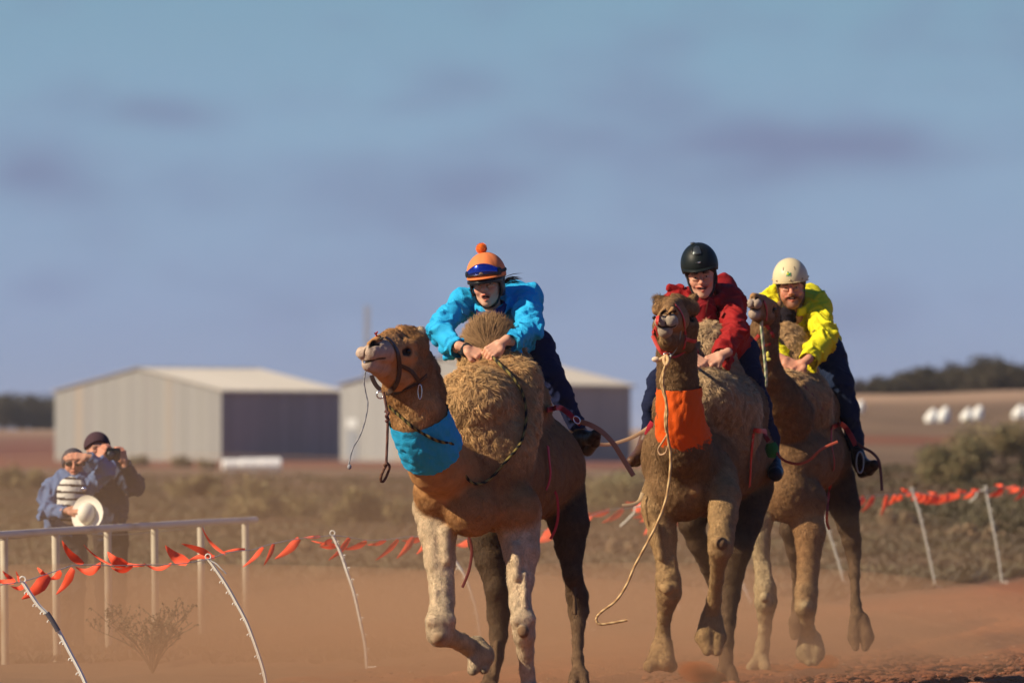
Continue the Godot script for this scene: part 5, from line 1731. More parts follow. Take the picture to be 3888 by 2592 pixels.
func dress_three(d: Dictionary) -> void:
	var p := dress(d, "bearded person in a yellow jacket and cream helmet riding the hindmost camel", "bright yellow raincoat")
	var t: Transform3D = d.head
	var shell := coat("helmet_cream", 0.35)
	var ht := lifted(t, 0.05, -0.006)
	var r := Vector3(0.105, 0.120, 0.122)
	var hat := put("helmet", mesh_of([dome(ht, r, [1.68, 1.75, 1.9], Color(0.66, 0.55, 0.33), 0.008, 64, 24), band(ht, r + Vector3.ONE * 0.001, -PI, PI, [1.66, 1.82], [1.70, 1.87], Color(0.55, 0.44, 0.26), 64, 3, 0.004)]), shell, p)
	var slot := paint(0.16, 0.10, 0.05, 0.7)
	for s in [-0.42, 0.36]:
		put("vent_slot", mesh_of([band(ht, r + Vector3.ONE * 0.001, s - 0.02, s + 0.02, [0.86, 0.86], [1.06, 1.06], Color.WHITE, 4, 4, 0.002)]), slot, hat)
	for s in [-0.85, 0.0, 0.75, 1.5, -1.6]:
		var e := Vector3(sin(1.56) * sin(s), cos(1.56), sin(1.56) * cos(s))
		put("rivet", mesh_of([ball(ht * (e * r), Vector3.ONE * 0.0075)]), paint(0.35, 0.27, 0.16, 0.35, 0.6), hat)
	# the small green and yellow emblem
	put("sticker", mesh_of([band(ht, r + Vector3.ONE * 0.001, -0.22, 0.06, [1.12, 1.16], [1.36, 1.36], Color.WHITE, 10, 4, 0.0015)]), paint(0.62, 0.62, 0.42, 0.4), hat)
	put("sticker_print", mesh_of([band(ht, r + Vector3.ONE * 0.003, -0.2, 0.05, [1.26, 1.30], [1.33, 1.33], Color.WHITE, 8, 3, 0.001), band(ht, r + Vector3.ONE * 0.003, -0.06, 0.05, [1.20, 1.16], [1.28, 1.28], Color.WHITE, 6, 3, 0.001), band(ht, r + Vector3.ONE * 0.003, -0.14, -0.05, [1.12, 1.14], [1.18, 1.17], Color.WHITE, 6, 3, 0.001)]), paint(0.03, 0.25, 0.06, 0.4), hat)
	put("sticker_print", mesh_of([band(ht, r + Vector3.ONE * 0.0035, -0.19, -0.06, [1.17, 1.2], [1.26, 1.26], Color.WHITE, 6, 3, 0.001)]), paint(0.7, 0.62, 0.05, 0.4), hat)
	var webbing := paint(0.05, 0.035, 0.02, 0.7)
	wire(t, [Vector3(-0.08, 0.01, 0.03), Vector3(-0.074, -0.05, 0.03), Vector3(-0.05, -0.105, 0.04), Vector3(0.0, -0.127, 0.05), Vector3(0.05, -0.1, 0.04), Vector3(0.074, -0.05, 0.02), Vector3(0.08, 0.01, 0.01)], 0.006, 0.003, webbing, p, "chin_strap")
	put("hair", mesh_of([dome(lifted(t, 0.02, -0.018), Vector3(0.09, 0.09, 0.095), [1.2, 1.95, 2.2], Color.WHITE, 0.004)]), paint(0.06, 0.028, 0.014, 0.8), p)
	var tee := Field.new()
	tee.cell = 0.008
	tee.seed_no = 9
	chain(tee, 63.4, [[2990, 1190, 0.12, 36], [2986, 1230, 0.1, 34], [2984, 1262, 0.12, 24]], Color(0.012, 0.010, 0.014), 0.02, 0.0, 0.006)
	tee.build()
	put("shirt", mesh_of([tee.out]), coat("denim", 0.9, 0.04, 60.0), p)
	sew("pocket_flap", p, d.fields[0], 63.4, [[3052, 1258], [3072, 1254], [3094, 1258]], 0.012, paint(0.30, 0.26, 0.012, 0.7), 0.006)
	boot(p, 63.4, [3258, 1722, 0.5, 27], [3270, 1778, 0.48, 24], [3300, 1772, 0.36, 23], [3322, 1764, 0.28, 19], Color(0.022, 0.014, 0.012), 27)


# --- far sheds, mast, tank, markers, trees, scrub ---
func shed(called: String, label: String, c: Vector3, gable: Vector3, side: Vector3, eave: float, rise: float, sheets: Array, tones: Array, seed_no: int) -> Node3D:
	var s := thing(called, label, "shed", c)
	var rng := RandomNumberGenerator.new()
	rng.seed = seed_no
	var gl := gable.length()
	var gd := gable / gl
	var sl := side.length()
	var sd := side / sl
	var gn := -sd
	var sn := -gd
	var up := Vector3.UP
	# gable wall of upright sheets, each with its own weathering
	for i in int(sheets[0]):
		var a: float = gl * i / sheets[0]
		var b: float = gl * (i + 1) / sheets[0] - 0.015
		var ha := eave + rise * (1.0 - absf(a / gl * 2.0 - 1.0))
		var hb_ := eave + rise * (1.0 - absf(b / gl * 2.0 - 1.0))
		var t: Color = tones[0]
		var g := rng.randf_range(0.96, 1.04)
		var col := Color(t.r * g, t.g * g, t.b * g)
		if rng.randf() < 0.15:
			col = col.lerp(Color(0.40, 0.28, 0.17), rng.randf_range(0.15, 0.5))
		put("wall_sheet", mesh_of([slab([c + gd * a, c + gd * b, c + gd * b + up * hb_, c + gd * a + up * ha], gn * (0.02 + 0.02 * (i % 2)), col)]), coat("tin", 0.75), s)
	for i in int(sheets[1]):
		var a: float = sl * i / sheets[1]
		var b: float = sl * (i + 1) / sheets[1] - 0.015
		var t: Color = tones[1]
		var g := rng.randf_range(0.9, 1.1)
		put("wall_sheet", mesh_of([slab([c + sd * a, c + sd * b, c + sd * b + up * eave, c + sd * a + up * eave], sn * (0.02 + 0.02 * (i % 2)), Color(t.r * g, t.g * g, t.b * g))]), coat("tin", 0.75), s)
	for w in 2:
		var o := c + (gd * gl if w == 0 else sd * sl)
		var e := o + (sd * sl if w == 0 else gd * gl)
		put("back_wall", mesh_of([slab([o, e, e + up * eave, o + up * eave], Vector3(0.03, 0, 0.03), tones[1])]), coat("tin", 0.75), s)
	var far := c + sd * sl
	put("back_wall", mesh_of([slab([far + up * eave, far + gd * gl + up * eave, far + gd * gl * 0.5 + up * (eave + rise)], sd * 0.03, tones[1])]), coat("tin", 0.75), s)
	# two roof slopes of sheets with an overhang
	for k in 2:
		var low := c + (gd * gl if k else Vector3.ZERO) - gd * (0.35 if k == 0 else -0.35) + up * (eave + 0.02)
		var top := c + gd * gl * 0.5 + up * (eave + rise + 0.08)
		for i in int(sheets[2]):
			var a: float = -0.3 + (sl + 0.6) * i / sheets[2]
			var b: float = -0.3 + (sl + 0.6) * (i + 1) / sheets[2] - 0.01
			var t: Color = tones[2]
			var g := rng.randf_range(0.93, 1.05)
			put("roof_sheet", mesh_of([slab([low + sd * a, low + sd * b, top + sd * b, top + sd * a], up * (0.04 + 0.025 * (i % 2)), Color(t.r * g, t.g * g, t.b * g))]), coat("tin", 0.75), s)
	put("ridge_cap", mesh_of([sweep([c + gd * gl * 0.5 + up * (eave + rise + 0.13) - sd * 0.3, c + gd * gl * 0.5 + up * (eave + rise + 0.13) + sd * (sl + 0.3)], 0.2, 0.06, 8, [up, up], tones[2] * 0.95)]), coat("tin", 0.75), s)
	put("gutter", mesh_of([sweep([c - gd * 0.4 + up * (eave - 0.03) - sd * 0.3, c - gd * 0.4 + up * (eave - 0.03) + sd * (sl + 0.3)], 0.09, 0.09, 8, [], tones[2] * 0.9)]), coat("tin", 0.75), s)
	put("corner_trim", mesh_of([sweep([c + (gn + sn) * 0.06, c + (gn + sn) * 0.06 + up * eave], 0.12, 0.12, 6, [], tones[0] * 1.2)]), coat("tin", 0.75), s)
	return s


func slab(p: Array, thick: Vector3, col: Color) -> Dictionary:
	var v := PackedVector3Array()
	var c := PackedColorArray()
	var t := PackedInt32Array()
	var n := p.size()
	var loops := []
	for k in 2:
		for i in n:
			v.append(p[i] + thick * k)
	var faces := []
	var f0 := []
	var f1 := []
	for i in n:
		f0.append(i)
		f1.append(n + i)
		faces.append([i, (i + 1) % n, n + (i + 1) % n, n + i])
	faces.append(f0)
	faces.append(f1)
	var vv := PackedVector3Array()
	var nn := PackedVector3Array()
	var mid := Vector3.ZERO
	for q in v:
		mid += q / v.size()
	for f in faces:
		var k := vv.size()
		var fm := Vector3.ZERO
		for i in f:
			fm += v[i] / f.size()
		var nr: Vector3 = (v[f[2]] - v[f[0]]).cross(v[f[1]] - v[f[0]]).normalized()
		var flip := nr.dot(fm - mid) < 0.0
		for i in f:
			vv.append(v[i])
			nn.append(-nr if flip else nr)
			c.append(col)
		for i in range(1, f.size() - 1):
			t.append_array([k, k + i + 1, k + i] if flip else [k, k + i, k + i + 1])
	return {"v": vv, "n": nn, "c": c, "t": t}


func leaf_paint() -> StandardMaterial3D:
	var m := coat("leaf", 0.7)
	m.backlight_enabled = true
	m.backlight = Color(0.6, 0.6, 0.6)
	return m


func leaf_mesh() -> ArrayMesh:
	# a spray of three narrow leaves
	var v := PackedVector3Array()
	var n := PackedVector3Array()
	var t := PackedInt32Array()
	for i in 3:
		var b := Basis(Vector3(0, 1, 0), TAU * i / 3.0) * Basis(Vector3(1, 0, 0), 0.7)
		var k := v.size()
		v.append_array([b * Vector3(0, 0, 0), b * Vector3(-0.2, 0.5, 0.05), b * Vector3(0.2, 0.5, 0.05), b * Vector3(0, 1.0, -0.1)])
		var nn := (b * Vector3(0, 0.4, 1) + Vector3(0, 0.8, 0)).normalized()
		n.append_array([nn, nn, nn, nn])
		t.append_array([k, k + 1, k + 2, k + 2, k + 1, k + 3])
	var a := []
	a.resize(Mesh.ARRAY_MAX)
	a[Mesh.ARRAY_VERTEX] = v
	a[Mesh.ARRAY_NORMAL] = n
	a[Mesh.ARRAY_INDEX] = t
	var m := ArrayMesh.new()
	m.add_surface_from_arrays(Mesh.PRIMITIVE_TRIANGLES, a)
	return m


# a tree or bush: stems from the base, crown of leaf sprays in uneven clumps
func plant(called: String, label: String, cat: String, base: Vector3, w: float, h: float, leaves: int, size: float, col: Color, trunk: float, group: String, seed_no: int, gap := 0.35) -> void:
	var p := thing(called, label, cat, base, group)
	var rng := RandomNumberGenerator.new()
	rng.seed = seed_no
	var rows := PackedFloat32Array()
	var stems := []
	var clumps := []
	var many := 9 + int(w * 2.6)
	for i in many:
		var a := rng.randf() * TAU
		var rr := sqrt(rng.randf()) * 0.40 * w
		var top := 1.0 - 0.55 * pow(rr / (0.5 * w), 2.0)
		var y := lerpf(trunk * h + 0.08 * h, h * top * 0.86, rng.randf_range(0.05, 1.0))
		clumps.append([base + Vector3(cos(a) * rr, y, sin(a) * rr), rng.randf_range(0.13, 0.24) * minf(w, h * 1.3)])
	for cl in clumps:
		var root: Vector3 = base + Vector3(rng.randfn() * 0.03 * w, 0, rng.randfn() * 0.03 * w)
		var mid: Vector3 = root.lerp(cl[0], 0.5) + Vector3(rng.randfn(), 0.4, rng.randfn()) * 0.05 * h
		if trunk > 0.1:
			mid = base + Vector3(0, trunk * h, 0) + (cl[0] - base) * Vector3(0.25, 0.1, 0.25)
		var r := 0.022 * h if trunk > 0.1 else 0.012 * h
		stems.append(sweep(smooth([root, mid, cl[0]], 4), r, r, 6, [], Color(0.11, 0.075, 0.05), Color.WHITE, 0, 0.3))
		for j in int(leaves / clumps.size()):
			var d := Vector3(rng.randfn(), rng.randfn() * 0.75, rng.randfn())
			if d.length() > 2.2:
				continue
			var q: Vector3 = cl[0] + d * cl[1] * 0.62
			if q.y < base.y + 0.03 * h:
				q.y = base.y + rng.randf() * 0.2 * h
			if rng.randf() < gap and fposmod(q.x * 3.1 + q.y * 5.3 + q.z * 2.3, 1.0) < 0.4:
				continue
			var b := Basis.from_euler(Vector3(rng.randf() * TAU, rng.randf() * TAU, rng.randf() * TAU)).scaled(Vector3.ONE * size * rng.randf_range(0.6, 1.3))
			var g := rng.randf_range(0.6, 1.3)
			row(rows, b.x, b.y, b.z, q, Color(col.r * g * rng.randf_range(0.9, 1.15), col.g * g, col.b * g))
	put("trunk" if trunk > 0.1 else "stems", mesh_of(stems), coat("bark", 0.9), p)
	scatter("crown" if trunk > 0.1 else "foliage", rows, leaf_mesh(), leaf_paint(), p)


func build_background() -> void:
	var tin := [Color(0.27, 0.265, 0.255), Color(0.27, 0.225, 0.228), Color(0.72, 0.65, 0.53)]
	var c1 := Vector3((838.0 - 1944.0) / F * 800.0, 0.0, -800.0)
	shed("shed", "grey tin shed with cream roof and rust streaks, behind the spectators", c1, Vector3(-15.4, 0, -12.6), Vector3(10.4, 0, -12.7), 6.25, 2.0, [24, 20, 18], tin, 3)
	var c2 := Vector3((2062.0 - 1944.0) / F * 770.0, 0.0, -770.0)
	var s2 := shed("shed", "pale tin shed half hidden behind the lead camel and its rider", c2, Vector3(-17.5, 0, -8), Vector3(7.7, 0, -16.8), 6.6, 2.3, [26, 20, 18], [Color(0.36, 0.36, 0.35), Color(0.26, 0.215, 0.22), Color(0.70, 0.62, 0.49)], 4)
	var gd := Vector3(-17.5, 0, -8).normalized()
	var o := c2 + gd * 17.6
	put("door", mesh_of([slab([o, o + gd * 1.0, o + gd * 1.0 + Vector3.UP * 2.6, o + Vector3.UP * 2.6], Vector3(-0.04, 0, 0.1), Color(0.28, 0.30, 0.33))]), coat("tin", 0.75), s2)
	put("window", mesh_of([slab([o + Vector3.UP * 2.9, o + gd * 1.0 + Vector3.UP * 2.9, o + gd * 1.0 + Vector3.UP * 3.7, o + Vector3.UP * 3.7], Vector3(-0.04, 0, 0.1), Color(0.6, 0.62, 0.62))]), coat("tin", 0.75), s2)
	# lattice mast
	var mb := at(1393, 1682, 860.0)
	mb.y = land(mb.x, 860.0)
	var mast := thing("lattice_mast", "slim grey lattice mast against the sky beyond the lead camel's head", "mast", mb)
	var mh := at(1393, 1158, 860.0).y - mb.y
	var steel := paint(0.34, 0.32, 0.30, 0.6)
	for i in 3:
		var a := TAU * i / 3.0 + 0.3
		var off := Vector3(cos(a), 0, sin(a)) * 0.27
		put("leg", mesh_of([sweep([mb + off, mb + off + Vector3.UP * mh], 0.05, 0.05, 6)]), steel, mast)
	var braces := []
	for k in int(mh / 0.5):
		for i in 3:
			var a := TAU * i / 3.0 + 0.3
			var b := TAU * (i + 1 if k % 2 == 0 else i - 1) / 3.0 + 0.3
			braces.append(sweep([mb + Vector3(cos(a), 0, sin(a)) * 0.27 + Vector3.UP * k * 0.5, mb + Vector3(cos(b), 0, sin(b)) * 0.27 + Vector3.UP * (k * 0.5 + 0.5)], 0.028, 0.028, 4))
	var lace := put("lattice", mesh_of(braces), steel, mast)
	lace.set_meta("kind", "stuff")
	# white tank on its side
	var tz := 475.0
	var tb := at(955, 1804, tz)
	tb.y = land(tb.x, tz)
	var tank := thing("tank", "long white tank lying in front of the grey shed", "tank", tb)
	var white := paint(0.9, 0.9, 0.88, 0.5)
	var ax := Vector3(1, 0, -0.12).normalized()
	var tc := tb + Vector3.UP * 0.44
	for k in [[-1.5, -0.62, 0.32], [-0.58, 0.42, 0.36], [0.46, 1.5, 0.38]]:
		var pts := []
		for i in 9:
			pts.append(tc + ax * lerpf(k[0], k[1], i / 8.0))
		put("shell", mesh_of([sweep(pts, k[2], k[2], 24), ball(pts[0], Vector3(0.08, k[2], k[2]), Basis(Vector3.UP, 0.12)), ball(pts[-1], Vector3(0.08, k[2], k[2]), Basis(Vector3.UP, 0.12))]), white, tank)
	for k in [-1.1, 0.0, 1.1]:
		put("cradle", mesh_of([box(tb + ax * k + Vector3.UP * 0.09, Vector3(0.2, 0.2, 0.7), Basis(Vector3.UP, 0.12), Color.WHITE, 0.02)]), paint(0.4, 0.37, 0.33), tank)
	# pairs of white painted drums, leaning together
	var spots := [[3537, 1604, 56], [3582, 1602, 62], [3672, 1597, 52], [3712, 1594, 58], [3868, 1590, 56], [3902, 1588, 56], [3262, 1566, 48]]
	var names := ["left one of the pair of white bags nearest the yellow rider's leg", "right one of the pair of white bags nearest the yellow rider's leg", "left one of the second pair of white bags from the trees' left end", "right one of the second pair of white bags, taller than its partner", "white bag at the photo's right edge, low on the bank", "white bag cut off by the photo's right edge", "lone white bag just behind the yellow rider's thigh"]
	for i in spots.size():
		var q: Array = spots[i]
		var zz := 300.0
		for k in 200:
			# where the line of sight to its foot meets the bank
			if at(q[0], q[1], zz).y < land(at(q[0], q[1], zz).x, zz):
				break
			zz += 1.0
		var b := at(q[0], q[1], zz)
		b.y = land(b.x, zz)
		var d := thing("white_bag", names[i], "bag", b, "white bags along the bank")
		var f := Field.new()
		f.cell = 0.035
		f.seed_no = 70 + i
		f.rough = 0.03
		var hh: float = q[2] * 0.95 / F * zz
		f.bone(b + Vector3(0, hh * 0.30, 0), b + Vector3(hh * 0.16, hh * 0.62, 0), hh * 0.40, hh * 0.30, Color(0.8, 0.8, 0.77), 0.1)
		f.bone(b + Vector3(0, hh * 0.16, 0), b + Vector3(-hh * 0.1, hh * 0.16, 0), hh * 0.36, hh * 0.32, Color(0.8, 0.8, 0.77), 0.15)
		f.bone(b + Vector3(hh * 0.2, hh * 0.86, 0), b + Vector3(hh * 0.24, hh * 0.95, 0), hh * 0.07, hh * 0.05, Color(0.75, 0.74, 0.7), 0.1)
		f.build()
		put("sack", mesh_of([f.out]), coat("sack", 0.8), d)
		put("neck_tie", mesh_of([sweep([b + Vector3(hh * 0.13, hh * 0.87, 0.07 * hh), b + Vector3(hh * 0.27, hh * 0.85, 0.07 * hh)], 0.02, 0.02, 6)]), paint(0.5, 0.48, 0.42), d)
	# trees on the bank and far left
	var dark := Color(0.085, 0.072, 0.045)
	var trees := [[3365, 1418, 95, "small rounded dark tree at the left end of the bank's row"], [3424, 1412, 110, "dark tree second from the left end of the bank's row"], [3490, 1398, 110, "dark tree third from the left in the bank's row"], [3520, 1380, 120, "dark tree left of the middle of the bank's row, above the white bags"], [3590, 1384, 130, "broad dark tree at the middle of the bank's row"], [3665, 1376, 130, "dark tree just left of the tallest one on the bank"], [3752, 1347, 150, "tallest dark tree of the row on the bank"], [3822, 1372, 130, "dark tree just right of the tallest one on the bank"], [3890, 1392, 130, "dark tree cut by the photo's right edge on the bank"]]
	for i in trees.size():
		var q: Array = trees[i]
		var zz := 590.0 + (i * 37 % 50)
		var b := at(q[0], 1500, zz)
		b.y = land(b.x, zz) - 0.1
		plant("tree", q[3], "tree", b, q[2] / F * zz * 1.9, at(q[0], q[1], zz).y - b.y, 4200, 0.22, dark, 0.11, "dark trees along the bank", 400 + i, 0.2)
	var b0 := at(3258, 1500, 640.0)
	b0.y = land(b0.x, 640.0)
	plant("tree", "brownish tree showing just right of the yellow rider's knee", "tree", b0, 2.2, at(3258, 1436, 640.0).y - b0.y, 1500, 0.18, Color(0.085, 0.06, 0.04), 0.14, "dark trees along the bank", 420, 0.2)
	var lefts := [[10, 1462, "leftmost dark tree on the horizon at the photo's left edge"], [75, 1476, "dark tree second from the left on the horizon"], [130, 1492, "low dark tree third from the left on the horizon"], [185, 1500, "dark tree touching the grey shed's left corner"]]
	for i in lefts.size():
		var q: Array = lefts[i]
		var zz := 1010.0 + i * 9.0
		var b := at(q[0], 1600, zz)
		b.y = land(b.x, zz) - 0.2
		plant("tree", q[2], "tree", b, 6.0, at(q[0], q[1], zz).y - b.y, 4200, 0.28, dark, 0.11, "dark trees on the left horizon", 430 + i, 0.2)
	# bushes in the scrub
	var olive := Color(0.30, 0.25, 0.135)
	var bushes := [[3800, 1935, 330, 300, olive, "big olive bush behind the bunting at the photo's right edge"], [3620, 1960, 280, 250, olive, "olive bush left of the biggest one, under the white bags"], [2330, 1945, 300, 230, Color(0.34, 0.30, 0.165), "pale olive bush between the blue rider's boot and the middle camel"], [1010, 1975, 420, 190, olive * 1.1, "wide olive bush below the white tank"], [760, 1900, 260, 130, olive, "low bush just left of the white tank"], [1400, 2010, 360, 190, olive * 0.95, "olive bush beside the lead camel's chest"], [80, 1860, 220, 110, olive, "low bush behind the woman in the denim jacket"], [520, 1770, 90, 56, olive * 0.8, "dark bush at the grey shed's foot behind the phone"], [690, 1775, 90, 48, olive * 0.8, "dark bush at the middle of the grey shed's foot"], [780, 1782, 80, 40, olive * 0.8, "small bush by the grey shed's corner"], [3400, 2060, 260, 90, Color(0.32, 0.235, 0.15), "brown bush behind the bunting right of the hindmost camel"], [3700, 2090, 300, 80, Color(0.32, 0.235, 0.15), "low brown bush between the two right-hand white pickets"], [1250, 2120, 380, 80, Color(0.32, 0.235, 0.15), "low brown scrub bush behind the middle white picket"], [2380, 2120, 280, 80, Color(0.32, 0.235, 0.15), "brown bush behind the hanging lead rope"]]
	for i in bushes.size():
		var q: Array = bushes[i]
		var zz: float = EYE * F / (q[1] - 1682.0)
		var b := at(q[0], q[1], zz)
		var side := land(b.x, zz)
		b.y = side
		plant("bush", q[5], "bush", b, q[2] / F * zz, q[3] / F * zz * 0.85, 3600, 0.055 * pow(zz / 100.0, 0.6), q[4], 0.0, "bushes in the scrub", 450 + i, 0.3)
	# dry ground cover
	var rng := RandomNumberGenerator.new()
	rng.seed = 9
	var patch := FastNoiseLite.new()
	patch.seed = 5
	patch.frequency = 0.09
	var rows := PackedFloat32Array()
	for i in 90000:
		var d := 66.0 * pow(6.5, rng.randf())
		var x := rng.randf_range(-0.066, 0.066) * d
		if x > fence_x(d) - 0.4 or x < -6.6 * d / 62.0:
			if d < 170.0 and x > fence_x(d) - 0.4:
				continue
		var k := patch.get_noise_2d(x, d * 0.5)
		if rng.randf() > (0.8 + 0.9 * k) * clampf((d - 62.0) / 12.0, 0.2, 1.0) * clampf(1.0 - (d - 130.0) / 300.0, 0.3, 1.0):
			continue
		if x / d > 0.02 and d > 240.0:
			continue
		var s := rng.randf_range(0.10, 0.34) * (0.5 + 0.5 * clampf((d - 68.0) / 25.0, 0.0, 1.0)) * (1.0 + 0.7 * k)
		var b := Basis(Vector3.UP, rng.randf() * TAU).scaled(Vector3(s * 1.3, s * rng.randf_range(0.25, 0.65), s * 1.3))
		var g := rng.randf_range(0.75, 1.25)
		var c := Color(0.235, 0.16, 0.10).lerp(Color(0.19, 0.158, 0.09), clampf(0.5 + k * 1.5 + rng.randfn() * 0.3, 0.0, 1.0))
		row(rows, b.x, b.y, b.z, Vector3(x, land(x, d) - 0.02, -d), Color(c.r * g, c.g * g, c.b * g))
	var grass := scatter("undergrowth", rows, tuft_mesh(), leaf_paint())
	tag(grass, "dry brown and olive ground cover of the scrub", "undergrowth", "", "stuff")
	# loose stones and clods on the track
	rows = PackedFloat32Array()
	for i in 7000:
		var d := rng.randf_range(56.0, 95.0)
		var x := rng.randf_range(-1.5, 8.0)
		if x < fence_x(d) + 0.2:
			continue
		var s := 0.013 * pow(rng.randf(), 5.0) + 0.004
		var b := Basis.from_euler(Vector3(rng.randf() * TAU, rng.randf() * TAU, 0)).scaled(Vector3(s, s * 0.7, s * 0.9))
		var g := rng.randf_range(0.6, 1.3)
		var c := Color(0.26, 0.10, 0.05) if rng.randf() < 0.8 else Color(0.40, 0.26, 0.19)
		row(rows, b.x, b.y, b.z, Vector3(x, 0.0 + s * 0.25, -d), Color(c.r * g, c.g * g, c.b * g))
	for i in 2600:
		var d := rng.randf_range(56.5, 68.0)
		var x := rng.randf_range(0.9, 4.6)
		var s := 0.008 + 0.026 * pow(rng.randf(), 3.0)
		var b := Basis.from_euler(Vector3(rng.randf() * 0.5, rng.randf() * TAU, rng.randf() * 0.5)).scaled(Vector3(s * 1.3, s * 0.6, s))
		var g := rng.randf_range(0.5, 1.2)
		row(rows, b.x, b.y, b.z, Vector3(x, 0.0, -d), Color(0.24 * g, 0.09 * g, 0.045 * g))
	var st := SphereMesh.new()
	st.radius = 1.0
	st.height = 2.0
	st.radial_segments = 7
	st.rings = 4
	tag(scatter("gravel", rows, st, coat("stone", 0.95)), "loose clods and small stones scattered over the red track", "gravel", "", "stuff")
	# the dry thorny bush in front of the rail
	var tb2 := at(578, 2560, 62.6)
	tb2.y = 0.0
	var bush := thing("dry_bush", "bare grey dry bush in front of the white rail at lower left", "bush", tb2)
	var twigs := []
	var lrows := PackedFloat32Array()
	for i in 26:
		var a := rng.randf() * TAU
		var out := rng.randf_range(0.08, 0.44)
		var tip := tb2 + Vector3(cos(a) * out, rng.randf_range(0.30, 0.50) - out * 0.25, sin(a) * out * 0.8)
		var mid := tb2 + (tip - tb2) * Vector3(0.35, 0.55, 0.35) + Vector3(rng.randfn(), 0, rng.randfn()) * 0.02
		var path := smooth([tb2, mid, tip], 5)
		twigs.append(sweep(path, 0.006, 0.006, 5, [], Color(0.17, 0.115, 0.08), Color.WHITE, 0, 0.25))
		for j in 8:
			var root: Vector3 = path[rng.randi_range(4, path.size() - 1)]
			var e := root + Vector3(rng.randfn() * 0.05, 0.05 + rng.randf() * 0.06, rng.randfn() * 0.05)
			twigs.append(sweep([root, root.lerp(e, 0.5) + Vector3(0.005, 0, 0), e], 0.0028, 0.0028, 4, [], Color(0.19, 0.135, 0.09), Color.WHITE, 0, 0.4))
			for k in 5:
				var q := root.lerp(e, rng.randf_range(0.3, 1.1))
				var b := Basis.from_euler(Vector3(rng.randf() * TAU, rng.randf() * TAU, 0)).scaled(Vector3.ONE * rng.randf_range(0.012, 0.026))
				var g := rng.randf_range(0.7, 1.2)
				row(lrows, b.x, b.y, b.z, q, Color(0.17 * g, 0.135 * g, 0.08 * g))
	put("twigs", mesh_of(twigs), coat("bark", 0.9), bush)
	scatter("foliage", lrows, leaf_mesh(), leaf_paint(), bush)


func tuft_mesh() -> ArrayMesh:
	# a low clump of bent blades, about 1 m wide at scale 1
	var parts := []
	var rng := RandomNumberGenerator.new()
	rng.seed = 2
	var v := PackedVector3Array()
	var n := PackedVector3Array()
	var c := PackedColorArray()
	var t := PackedInt32Array()
	for i in 18:
		var a := rng.randf() * TAU
		var d := Vector3(cos(a), 0, sin(a))
		var s := d.cross(Vector3.UP)
		var r := rng.randf_range(0.1, 0.6)
		var h := rng.randf_range(0.5, 1.0)
		var k := v.size()
		var root := d * rng.randf() * 0.4
		for q in [[0.0, 0.0, 0.07], [0.4, 0.6, 0.09], [1.0, 1.0, 0.015]]:
			var p: Vector3 = root + d * r * q[0] + Vector3.UP * h * q[1]
			v.append_array([p - s * q[2], p + s * q[2]])
			var nn := (d * 0.35 + Vector3.UP).normalized()
			n.append_array([nn, nn])
			c.append_array([Color.WHITE, Color.WHITE])
		for q in 2:
			var m := k + q * 2
			t.append_array([m, m + 2, m + 1, m + 1, m + 2, m + 3])
	return mesh_of([{"v": v, "n": n, "c": c, "t": t}])


# --- the bunting line, its pickets, and the white rail ---
const LINE := [[-60, 51.0], [84, 52.0], [791, 58.0], [1262, 64.0], [1690, 71.0], [2130, 77.0], [2440, 84.0], [2740, 88.0], [3118, 94.6], [3464, 99.8], [3744, 103.4], [3990, 107.0]]


func line_z(x: float) -> float:
	for i in LINE.size() - 1:
		if x <= LINE[i + 1][0]:
			return lerpf(LINE[i][1], LINE[i + 1][1], (x - LINE[i][0]) / (LINE[i + 1][0] - LINE[i][0]))
	return LINE[-1][1]


